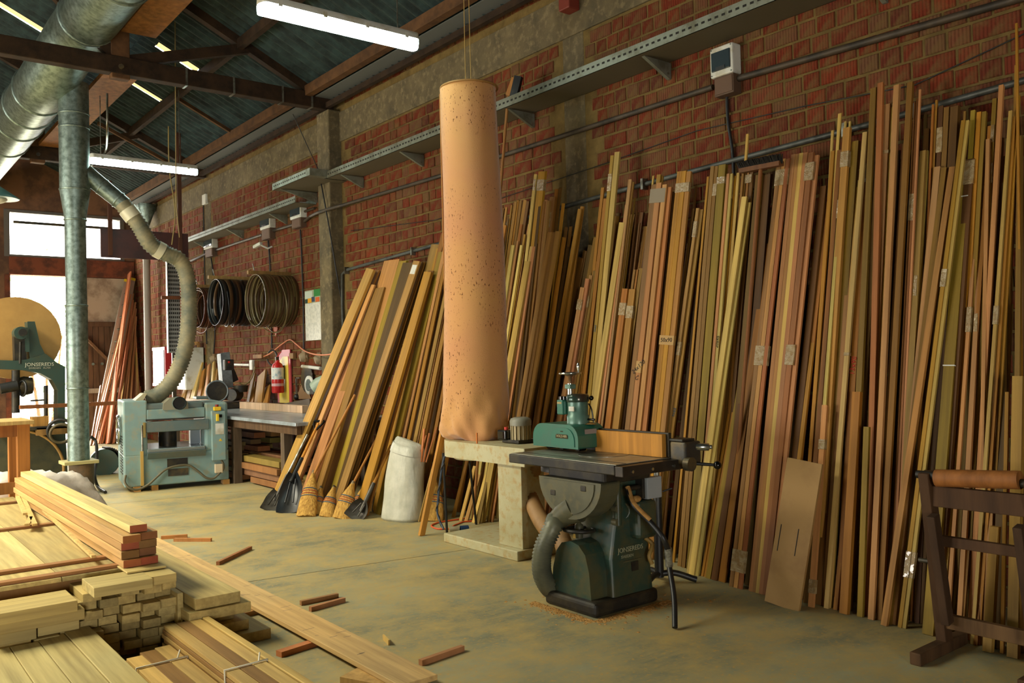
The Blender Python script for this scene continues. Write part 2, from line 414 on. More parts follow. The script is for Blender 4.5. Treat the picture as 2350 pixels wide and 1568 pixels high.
# purlins along the shed
def roofX(px, py, off=.07):
    d = ray(px, py); t = (5.12-off+.48*4.9-CAM_H)/(d.z+.48*d.x); return (O+d*t).x
for X, w, h, m in ((4.9,.09,.13,TIMB2), (roofX(465,170),.07,.12,TIMB), (1.75,.07,.12,TIMB), (.2,.07,.12,TIMB), (-1.3,.08,.14,TIMB)):
    zc = zroof(X)-h/2-.015
    MB().box((X-w/2,-6.2,zc-h/2), (X+w/2,BY,zc+h/2)).build('purlin', m, ceil)
# eave lining and rail above the wall head
MB().box((5.0,-6.2,4.985), (5.3,BY,4.995), ).build('eave_board', paint('eave_sheet', lin(96,100,100), .7), ceil)
MB().box((5.14,-6.2,4.86), (5.2,BY,4.93)).build('wall_plate', TIMB, ceil)
# trusses
for Y in (5.7, 10.38, 15.3):
    t = thing('roof_truss', {5.7:'dark timber roof truss nearest the viewer, mostly above the picture', 10.38:'dark timber truss whose bottom chord crosses in front of the big duct', 15.3:'dark timber truss behind the farther tube light'}[Y], 'truss', (0,Y,4.84), 0, 'roof trusses')
    MB().box((-8.3,-.07,0), (5.26,.07,.2)).build('bottom_chord', TIMB, t, .008)
    MB().beam((5.28,0,.1), (-1.5,0,.1+.48*6.78), .1, .17, (0,0,1)).build('rafter', TIMB, t)
    MB().beam((-8.3,0,.1), (-1.5,0,.1+.48*6.8), .1, .17, (0,0,1)).build('rafter', TIMB, t)
    MB().box((2.52,-.06,-.05), (2.72,.06,1.35)).build('king_post', TIMB2, t, .01)
    MB().beam((2.62,0,.15), (4.15,0,.62), .09, .12).build('strut', TIMB, t)
    MB().beam((2.62,0,.15), (.6,0,2.1), .09, .12).build('strut', TIMB, t)
    for x in ((3.35,3.92,4.55,4.95) if Y == 10.38 else (3.4,4.4)):
        MB().box((x-.012,-.075,-.006), (x+.012,.075,.206)).build('tie_wire', STEEL, t)
    MB().lathe([(.03,0),(.03,.02)], (2.62,-.085,.08), 8, (0,1,0)).build('bolt', DARKST, t)
# wide plank hung under the purlins, running along the shed
P0 = wy(350,40,8.6)
solo(MB().box((2.62,-4,5.32), (3.0,10.3,5.38)), 'overhead_plank', WOODR, 'wide brown plank lying lengthwise along the truss chords, nearer the viewer', 'plank', 'overhead planks', 0, lin(128,88,48))
solo(MB().box((2.62,10.46,5.05), (3.0,15.2,5.11)), 'overhead_plank', WOODR, 'wide brown plank lying lengthwise behind the vertical duct, beyond the crossing chord', 'plank', 'overhead planks', 0, lin(140,94,52))

def lettering(name, text, size, M, mat, parent=None, ext=.0008, sx=1.0):
    cu = bpy.data.curves.new(name, 'FONT'); cu.body = text; cu.size = size; cu.align_x = 'CENTER'; cu.align_y = 'CENTER'; cu.extrude = ext; cu.resolution_u = 2
    tmp = bpy.data.objects.new(name, cu); me = bpy.data.meshes.new_from_object(tmp); bpy.data.objects.remove(tmp)
    me.name = name; me.materials.clear(); me.materials.append(mat)
    o = bpy.data.objects.new(name, me); COL.objects.link(o); o.parent = parent
    o.matrix_local = M@Matrix.Diagonal((sx,1,1,1)); return o
FACE_MX = lambda x, y, z_: Matrix(((0,0,-1,x),(-1,0,0,y),(0,1,0,z_),(0,0,0,1)))     # read looking along +X
FACE_MY = lambda x, y, z_: Matrix(((1,0,0,x),(0,0,-1,y),(0,1,0,z_),(0,0,0,1)))      # read looking along +Y

# ================================================================ OVERHEAD: duct, hose, lamps
def hose(mb, pts, r, pitch=.02, depth=.12, n=14, sub=10):
    P = curve(pts, sub); L = [0]
    for a, b in zip(P, P[1:]): L.append(L[-1]+(b-a).length)
    k = max(8, int(L[-1]/pitch)); Q = []; rs = []; j = 0
    for i in range(k*2+1):
        s = L[-1]*i/(k*2)
        while j < len(L)-2 and L[j+1] < s: j += 1
        t = (s-L[j])/max(1e-6, L[j+1]-L[j]); Q.append(P[j].lerp(P[j+1], min(1, t))); rs.append(r*(1+depth/2 if i % 2 else 1-depth/2))
    return mb.tube(Q, rs, n)
DX, DY = 2.37, 11.5
t = thing('extraction_duct', 'large galvanised extraction duct with a vertical drop pipe standing on the floor', 'duct', (DX,DY,0))
l = Loc(t)
MB().tube([l(p) for p in [(2.3,-3,5.42),(2.3,10.6,5.42),(2.27,10.9,5.37),(2.13,11.5,5.07),(2.1,11.8,5.0),(2.1,19.6,5.0)]], .31, 28).build('main_duct', GALV, t)
for y, z_, x in ((6.2,5.42,2.3),(7.6,5.42,2.3),(9.0,5.42,2.3),(10.35,5.42,2.3),(12.0,5.0,2.1),(12.75,5.0,2.1),(13.5,5.0,2.1),(14.6,5.0,2.1)):
    MB().lathe([(.312,-.02),(.328,-.012),(.328,.012),(.312,.02)], l((x,y,z_)), 28, (0,1,0), caps=False).build('duct_collar', GALV, t)
def zpx(py, px=170): return wy(px, py, DY).z
MB().lathe([(.17,5.0),(.17,zpx(440)),(.118,zpx(505)),(.118,zpx(700)),(.123,zpx(705)),(.123,zpx(890)),(.118,zpx(893)),(.122,.40)], (0,0,0), 28).build('drop_pipe', GALV, t)
for z_ in (4.62, 4.45, zpx(440)+.02, zpx(505), zpx(702), zpx(892)):
    rr_ = .173 if z_ > 3.6 else .126
    MB().lathe([(rr_-.004,-.012),(rr_+.004,-.006),(rr_+.004,.006),(rr_-.004,.012)], (0,0,z_), 28, caps=False).build('pipe_seam', GALV, t)
MB().box((-.19,-.17,.37), (.19,.17,.41)).build('slide_gate', paint('pale_gate', lin(170,160,110), .7), t, .004)
MB().lathe([(.125,.0),(.135,.06),(.14,.36)], (0.03,0,0), 24).build('floor_boot', paint('rusty_sheet', lin(98,84,66), .8, .3, lin(120,96,70), 8), t)
br0 = l(wy(193,395,DY)); br1 = l(wy(285,470,11.35))
MB().tube([br0, br0.lerp(br1,.35), br1], [.11,.105,.1], 20).build('branch_pipe', GALV, t)
for k in (.45, .85): 
    c = br0.lerp(br1, k); d = (br1-br0).normalized()
    MB().lathe([(.107,-.01),(.112,0),(.107,.01)], c, 20, d, caps=False).build('pipe_seam', GALV, t)
# ribbed hose from the branch down onto the thicknesser
hp = [wy(280,466,11.35), wy(318,515,11.3), wy(345,560,11.3), wy(380,582,11.3), wy(412,598,11.3), wy(430,640,11.3), wy(434,720,11.3), wy(425,800,11.3), wy(400,865,11.35), wy(365,905,11.4), wy(335,915,11.45)]
HOSEM = paint('ribbed_hose_tan', lin(150,140,106), .6, 0, lin(96,100,84), 3, .4, .62)
hm = hose(MB(), hp, .1, .04, .17); h = solo(hm, 'ribbed_hose', HOSEM, 'thick ribbed extraction hose curving down onto the blue thicknesser', 'hose')
BAND = paint('hose_tape', lin(200,196,170), .4, .1)
for k in (3, 24):
    P = curve(hp, 10); a = P[k]; b = P[k+4]
    MB().tube([Vector(a)-h.location, Vector(b)-h.location], .112, 16).build('tape_wrap', BAND, h)
# ---- tube lights
TUBE = bpy.data.materials.new('lit_diffuser'); TUBE.use_nodes = True
tp = TUBE.node_tree.nodes['Principled BSDF']; tp.inputs['Base Color'].default_value = (.9,.95,.95,1); tp.inputs['Emission Color'].default_value = (.76,1,.93,1); tp.inputs['Emission Strength'].default_value = TUBE_STRENGTH
def tube_light(x0, x1, y, z_, label, cable):
    t = thing('tube_light', label, 'lamp', ((x0+x1)/2, y, z_), 0, 'waterproof tube lights'); L = (x1-x0)/2
    def prof(w, zz):  # rounded plan outline
        out = []
        for sx, a0 in ((1,-90),(-1,90)):
            for k in range(9):
                a = R(a0+k*22.5); out.append((sx*(L-w*.55)+math.cos(a)*w*.55, math.sin(a)*w))
        return [(p[0], p[1], zz) for p in out]
    hb = MB().grid([prof(.085,.0), prof(.085,.03), prof(.07,.055)], True); hb.add(prof(.07,.055), [tuple(range(18))]); hb.build('housing', WHITE, t)
    df = MB().grid([prof(.08,.002), prof(.08,-.03), prof(.066,-.055), prof(.04,-.065)], True); df.add(prof(.04,-.065), [tuple(range(17,-1,-1))]); df.build('diffuser', TUBE, t)
    for k in range(4):
        for s in (-1, 1): MB().box((-L*.8+k*L*.53-.015, s*.083-.006, -.012), (-L*.8+k*L*.53+.015, s*.083+.006, .03)).build('clip', WHITE, t)
    for cx_, cz in cable: MB().tube([(cx_,0,.05),(cx_,0,cz-z_)], .006, 6).build('hanger', STEEL, t)
    return t
tube_light(2.47,3.82,6.0,4.13, 'long lit tube light hanging near the top centre, the nearer one', ((-.45,5.9),(.5,5.5)))
tube_light(2.65,4.02,12.0,4.22, 'lit tube light beside the vertical duct, the farther one', ((-.55,5.2),(.45,5.3)))
for k, y in enumerate((6.0,12.0)): tube_light(-1.6,-.25,y,4.2, 'unseen added tube light left of the picture, %s from the rear wall' % ORD[k], ((-.45,6.9),(.45,6.9)))  # unseen extra lamps, added to light the room from the left
# cable drop from truss to the farther lamp
solo(MB().tube(curve([wy(246,215,10.6), wy(246,300,10.6), wy(243,345,11.9), wy(233,358,12.0)], 5), .012, 8), 'lamp_cable', STEEL, 'grey cable drooping from the truss chord to the farther tube light', 'cable')
# ---- round shaded lamp just entering at left edge
t = thing('pendant_lamp', 'round pendant lamp cut off at the left edge below the big duct', 'lamp', tuple(wy(-6,455,13)))
MB().lathe([(.03,.16),(.09,.12),(.26,.0),(.25,-.01)], (0,0,0), 24).build('shade', paint('lamp_green', lin(60,96,92), .4), t)
MB().ball((0,0,0), .12, 14, 8, (1,1,.6)).build('bulb', WHITE, t)
MB().tube([(0,0,.16),(0,0,1.6)], .008, 6).build('flex', BLACK, t)
# ---- hung dark board with its bars and ropes
Yb = 14.4; a = wy(231,520,Yb); b = wy(433,600,Yb)
t = thing('hung_board', 'dark red-brown board hung level from the roof behind the hose', 'board', (a.x, Yb, b.z))
MB().box((0,0,0), (b.x-a.x,.04,a.z-b.z-.02)).build('panel', paint('dark_red_board', lin(70,34,28), .5, 0, lin(54,28,24), 3), t, .005)
for px in (252, 412):
    q = wy(px,520,Yb); MB().box((q.x-a.x-.03,-.04,.03), (q.x-a.x+.03,0,2.1 if px > 300 else 1.2)).build('hanging_bar', WOODR, t, color=lin(86,52,36))
MB().tube(curve([(b.x-a.x-.28,-.05,.25),(b.x-a.x-.22,-.05,.8),(b.x-a.x-.3,-.05,1.5),(b.x-a.x-.3,-.05,2.4)], 5), .01, 6).build('rope', paint('rope', lin(150,130,80), .9), t)
# rods and wires seen against the roof
solo(MB().tube([Vector((wy(405,232,11).x, 11, zroof(wy(405,232,11).x)+.02)), wy(404,470,11), wy(412,545,11)], .006, 6), 'hanging_rope', paint('old_rope', lin(140,122,78), .9), 'thin rope hanging beside the ribbed hose from a purlin', 'rope')
solo(MB().tube([wy(672,262,10.3), wl(735,400,5.1)], .006, 6), 'slack_cable', BLACK, 'thin black cable slanting from truss end to the concrete column', 'cable')
solo(MB().tube([wl(735,410,5.08), wl(755,520,5.08), wl(783,690,5.26)], .009, 6), 'column_cable', BLACK, 'black cable running down the face of the concrete column', 'cable')
solo(MB().box((2.9,19.5,4.45), (4.7,19.55,4.5)), 'hanging_rod', DARKST, 'thin dark rod hanging across the bright upper window', 'rod')
for X0,a_,b_ in ((3.6,(410,228),(590,340)),(3.1,(225,283),(385,372))):
    A = wy(*a_,12.6 if a_[0] > 300 else 14.5); B = wy(*b_,13.2 if a_[0] > 300 else 15)
    solo(MB().beam(A, B, .04, .05), 'roof_brace', TIMB2, 'thin sloping brace stick under the roof sheets, '+('beside the rope' if a_[0] > 300 else 'above the farther tube light'), 'brace')
# ---- far gutter funnel at corner
t = thing('gutter_hopper', 'grey sheet-metal gutter hopper high in the far corner', 'gutter', tuple(wl(335,520,5.1)))
MB().lathe([(.07,-.25),(.07,0),(.22,.35),(.22,.45)], (0,0,0), 4).build('funnel', GALV, t)
MB().tube([(0,0,-.2),(0,0,-4.0)], .07, 12).build('downpipe', paint('downpipe_grey', lin(150,142,130), .5), t)

# ================================================================ WALL FITTINGS
TRAY = paint('tray_galvanised', lin(138,142,128), .5, .6, lin(110,108,90), 6)
PERF = paint('slot_shadow', lin(30,28,22), .9)
def tray(name, x0, ya, yb, z_, label, brk):
    t = thing(name, label, 'cable tray', (x0, ya, z_), 0, 'perforated cable trays'); L = yb-ya; w = WX-.012-x0
    MB().box((0,0,0), (w,L,.004)).build('tray_floor', paint('tray_under_shade', lin(92,84,62), .8, .2), t)  # shade under the tray is put into this darker colour
    MB().box((0,0,0), (.004,L,.09)).build('front_lip', TRAY, t)
    MB().box((w-.004,0,0), (w,L,.09)).build('back_lip', TRAY, t)
    sl = MB(); k = int(L/.06)
    for i in range(k): sl.box((-.0015,i*.06+.015,.04), (.001,i*.06+.045,.056))
    s = sl.build('slots', PERF, t); s['kind'] = 'stuff'
    for y in brk:
        y -= ya
        MB().prism([(0.03,-.01),(w,-.01),(w,-.14),(w-.02,-.14)], (0,.03,0), (0,y,0), (1,0,0), (0,0,1)).build('bracket', TRAY, t)
        MB().lathe([(.01,0),(.01,.012)], (w-.04,y-.006,-.1), 8, (0,1,0)).build('bracket_bolt', STEEL, t)
    return t
tray('cable_tray', 4.95, .2, 9.93, 3.84, 'long perforated cable tray crossing the wall above the leaning lumber', (1.0,2.75,4.55,6.25,8.2,9.6))
t = tray('cable_tray', 4.72, 10.05, 11.1, 3.86, 'short cable tray section jutting out around the concrete column', (10.9,))
MB().box((0,-.11,0), (.25,0,.09)).build('return_lip', TRAY, t)
tray('cable_tray', 4.98, 10.95, 16.4, 3.70, 'farther perforated cable tray running towards the back corner', (11.9,13.6,15.2))
COND = paint('brown_conduit', lin(72,60,46), .6, .2, lin(48,42,34), 5)
CONDG = paint('grey_conduit', lin(88,90,84), .5, .4, lin(62,62,56), 5)
def wpipe(name, pts, r, mat, label, cat='pipe', n=10, smooth=0):
    return solo(MB().tube(curve(pts, smooth) if smooth else pts, r, n), name, mat, label, cat)
wpipe('conduit', [wl(2420,-28,5.26), wl(2313,4,5.26), wl(1692,181,5.26)], .024, COND, 'thick dark conduit on the wall right of the single breaker box')
wpipe('conduit', [wl(1636,200,5.26), wl(1500,244,5.26), wl(1141,361,5.26), wl(1010,404,5.26), wl(811,464,5.26), wl(790,470,5.2), wl(755,480,5.09), wl(728,489,5.09), wl(712,497,5.26), wl(703,505,5.26), wl(694,512,5.26)], .022, COND, 'long dark conduit passing behind the dust bag and over the concrete column')
wpipe('conduit', [wl(673,516,5.26), wl(623,531,5.26)], .022, COND, 'short conduit between the two breaker boxes nearest the column')
wpipe('conduit', [wl(602,539,5.26), wl(550,556,5.26), wl(491,576,5.26)], .022, COND, 'conduit joining the far-left breaker box to the middle one')
wpipe('conduit', [wl(474,583,5.26), wl(430,603,5.26), wl(395,622,5.26)], .022, COND, 'conduit stub left of the far-left breaker box')
wpipe('conduit', [wl(689,489,5.26), wl(722,478,5.26)], .018, COND, 'short upper conduit from breaker box to the column')
t = wpipe('conduit', [wl(2420,165,5.27), wl(2314,195,5.27), wl(2000,284,5.27), wl(1525,410,5.27), wl(1297,474,5.27), wl(1017,557,5.27), wl(795,620,5.27), wl(785,630,5.27), wl(785,700,5.27), wl(789,800,5.27)], .02, CONDG, 'lower grey conduit behind the lumber tops, turning down beside the column')
for px, py in ((2100,256),(1940,299),(1478,423),(948,577),(795,621)):
    p = wl(px, py, 5.26)-t.location
    MB().box(p-Vector((.03,.012,.045)), p+Vector((.03,.012,.045))).build('conduit_clip', STEEL, t)
wpipe('wall_wire', [wl(2420,45,5.28), wl(2100,195,5.28), wl(1850,243,5.28), wl(1600,300,5.28), wl(1390,375,5.28), wl(1180,445,5.28), wl(1000,505,5.28), wl(805,530,5.28)], .004, BLACK, 'thin wire strung along the brick between the two conduits', 'wire', 5)
for px0, pts, lab in ((1, [(1668,222),(1671,280),(1680,340),(1684,400)], 'black cable dropping from the single breaker box behind the lumber'),
                 (2, [(689,527),(691,560),(694,640),(696,700),(697,790),(697,812)], 'black cable dropping from the box nearest the column'),
                 (3, [(615,548),(619,600),(620,650),(622,730),(624,800)], 'black cable dropping behind the olive coil'),
                 (4, [(484,590),(487,610),(491,660),(493,760),(490,815)], 'black cable dropping from the far-left breaker box'),
                 (5, [(467,470),(468,540),(470,640),(474,790)], 'black cable with a white box at its top beside the thin concrete column')):
    wpipe('wall_cable', [wl(*p,5.27) for p in pts], .012, BLACK, lab, 'cable', 8, 4)
def breaker(px0, py0, px1, py1, py2, label, lab2, lit=True):
    A = wl(px0, py0, 5.22); B = wl(px1, py1, 5.22); yc = (A.y+B.y)/2; w = abs(A.y-B.y); hgt = A.z-B.z
    t = thing('breaker_box', label, 'breaker box', (5.24, yc, B.z), 0, 'breaker boxes on the brick wall')
    MB().box((-.05,-w/2,0), (.055,w/2,hgt)).build('case', WHITE, t, .012)
    MB().box((-.062,-w/2+.02,hgt*.18), (-.048,w/2-.02,hgt*.82)).build('window', paint('smoked_window', lin(48,60,66), .12), t, .005)
    MB().box((-.066,-w*.2,hgt*.18), (-.058,w*.2,hgt*.3)).build('latch', BLACK, t)
    for s in (-1, 1):
        for z_ in (.015, hgt-.015): MB().lathe([(.006,0),(.006,.004)], (-.05,s*(w/2-.015),z_), 8, (-1,0,0)).build('screw', STEEL, t)
    C = wl((px0+px1)/2, py2, 5.24); h2 = B.z-C.z
    j = thing('junction_box', lab2, 'junction box', (5.24, yc-.01, C.z), 0, 'brown junction boxes')
    MB().box((-.04,-w*.42,0), (.055,w*.42,h2)).build('case', paint('brown_box', lin(86,64,46), .7), j, .006)
    MB().box((-.046,-w*.38,.012), (-.038,w*.38,h2-.012)).build('lid', paint('brown_lid', lin(96,70,50), .7), j, .003)
breaker(1634,116,1688,166,222, 'white breaker box alone high on the wall at upper right', 'brown junction box under the lone upper-right breaker box')
breaker(669,472,694,498,525, 'small white breaker box nearest the concrete column', 'brown junction box under the breaker box nearest the column')
breaker(600,497,623,522,551, 'middle one of the three small breaker boxes by the cable tray', 'brown junction box under the middle small breaker box')
breaker(471,547,491,568,591, 'farthest small breaker box, at the left above the coils', 'brown junction box under the farthest breaker box')
# small switch box at the top of the far cable
solo(MB().box((5.24,-.05,-.06),(5.3,.05,.06)).__class__().box(wl(471,458,5.27)-Vector((.03,.09,.09)), wl(471,458,5.27)+Vector((.03,.09,.09))), 'switch_box', WHITE, 'small cream box on the thin far column above the tray', 'box', None, .01)
# security camera
c = wl(592,563,5.1)
t = thing('security_camera', 'small white security camera on the wall between coils and breaker boxes', 'camera', tuple(c))
MB().beam((0.02,-.08,.02), (-.02,.10,-.02), .055, .05).build('body', WHITE, t, .01)
MB().lathe([(.02,0),(.02,.01)], (-.022,.105,-.022), 12, (-.1,1,-.1)).build('lens', BLACK, t)
MB().tube([(.02,-.05,0),(.12,-.08,-.05),(.19,-.08,-.02)], .014, 8).build('arm', WHITE, t)
# roof bracket / red box near top edge
q = wl(1303,12,5.2); solo(MB().box(q-Vector((.05,.07,.05)), q+Vector((.08,.07,.06))), 'alarm_box', paint('dull_red', lin(120,46,30), .6), 'small dull red box fixed high on the concrete band at the top edge', 'box', None, .01)
# ---- coils of edging strip hung on pegs
def coil(pyc, r, y, x0, n, cols, label, rng):
    rnd = random.Random(rng); q_ = wl(pyc[0], pyc[1], (x0+WX)/2); zc = q_.z; y = q_.y
    t = thing('edging_coil', label, 'coil', (x0, y, zc-r), 0, 'coils of edging strip hung on the wall')
    MB().beam((-.1,0,2*r+.01), (WX-x0,0,2*r+.01), .05, .05).build('peg', WOOD, t, color=lin(150,120,70))
    L = WX-.03-x0
    for i in range(n):
        rr_ = r*rnd.uniform(.96,1.02); w = L/n*1.5; x = i*L/n
        dy = rnd.uniform(-.015,.015); dz = 2*r-rr_-.012+rnd.uniform(-.01,0); tilt = rnd.uniform(-.02,.02)
        ax = Vector((1, tilt, rnd.uniform(-.015,.015)))
        MB().lathe([(rr_,0),(rr_,w),(rr_-.004,w),(rr_-.004,0),(rr_,0)], (x,dy,dz), 36, ax, caps=False).build('loop', cols[i % len(cols)], t)
    for k in range(3):
        rr_ = r*rnd.uniform(.8,1.1); MB().torus((x0*0+L*rnd.random(),rnd.uniform(-.05,.05),r*rnd.uniform(.75,.95)), rr_, .008, (1,rnd.uniform(-.25,.25),.1), 36, 6).build('loose_strand', cols[0], t)
    MB().tube([(0,0,2*r+.03),(-.02,.02,2*r+.14)], .008, 6).build('peg_nail', STEEL, t)
CB = paint('black_edging', lin(20,24,26), .35, 0, None); CB2 = paint('charcoal_edging', lin(34,34,30), .5)
CO = paint('olive_edging', lin(104,90,54), .35, 0, lin(84,70,42), 4); CO2 = paint('brown_edging', lin(88,66,44), .3)
CR = paint('redbrown_edging', lin(96,58,40), .4); CR2 = paint('dark_edging', lin(66,44,32), .4)
coil((627,688), .37, 12.35, 4.76, 20, (CO,CO2,CO), 'large olive and brown coil of edging strip, the nearest of three', 5)
coil((534,692), .36, 13.6, 4.74, 16, (CB,CB2,CB,CO2), 'black coil of edging strip, middle of the three', 6)
coil((474,705), .35, 15.0, 5.0, 9, (CR,CR2), 'red-brown coil of edging strip beside the hose, farthest of three', 8)
# ---- calendar
A = wl(702,668,5.285); B = wl(734,780,5.285)
t = thing('calendar', 'white wall calendar with a colourful top picture, half behind the column', 'calendar', (5.29, (A.y+B.y)/2, B.z)); w = abs(A.y-B.y)+.08; hh = A.z-B.z
MB().box((-.004,-w/2,0), (.004,w/2,hh)).build('page', paint('calendar_paper', lin(214,212,200), .55, 0, lin(190,190,180), 20), t)
MB().box((-.0055,-w/2,.74*hh), (-.004,w/2,hh)).build('print_ground', paint('print_ground', lin(150,158,130), .6), t)
for y0, y1, z0, z1, c in ((-.0,.48,.84,.98,(186,196,180)),(-.5,-.1,.86,1,(48,120,56)),(.05,.3,.75,.84,(214,150,34)),(-.15,.05,.76,.86,(60,70,90)),(-.45,-.2,.75,.84,(196,92,40)),(.31,.48,.75,.83,(40,60,50))):
    MB().box((-.0075,y0*w,z0*hh), (-.0045,y1*w,z1*hh)).build('print_patch', paint('print', lin(*c), .6), t)

# ================================================================ LUMBER LEANING ON THE WALL
PAL = dict(P=(206,176,104), W=(214,190,120), Y=(188,140,52), O=(162,112,48), B=(150,114,58), D=(104,74,34), K=(194,142,98), R=(176,116,82), G=(152,126,48), T=(174,136,76), M=(150,112,64))
CNAME = dict(P='pale cream', W='whitish', Y='golden yellow', O='orange-brown', B='brown', D='dark brown', K='pinkish', R='reddish pink', G='olive', T='tan', M='grey-brown')
FEET = [(560,1130),(640,1152),(760,1176),(900,1186),(1050,1190),(1200,1212),(1300,1240),(1400,1262),(1530,1296),(1600,1322),(1700,1354),(1780,1378),(1865,1390),(1975,1420),(2110,1452),(2250,1490),(2420,1530)]
def feet_y(x):
    for (x0,y0),(x1,y1) in zip(FEET, FEET[1:]):
        if x <= x1: return y0+(y1-y0)*(x-x0)/(x1-x0)
    return FEET[-1][1]
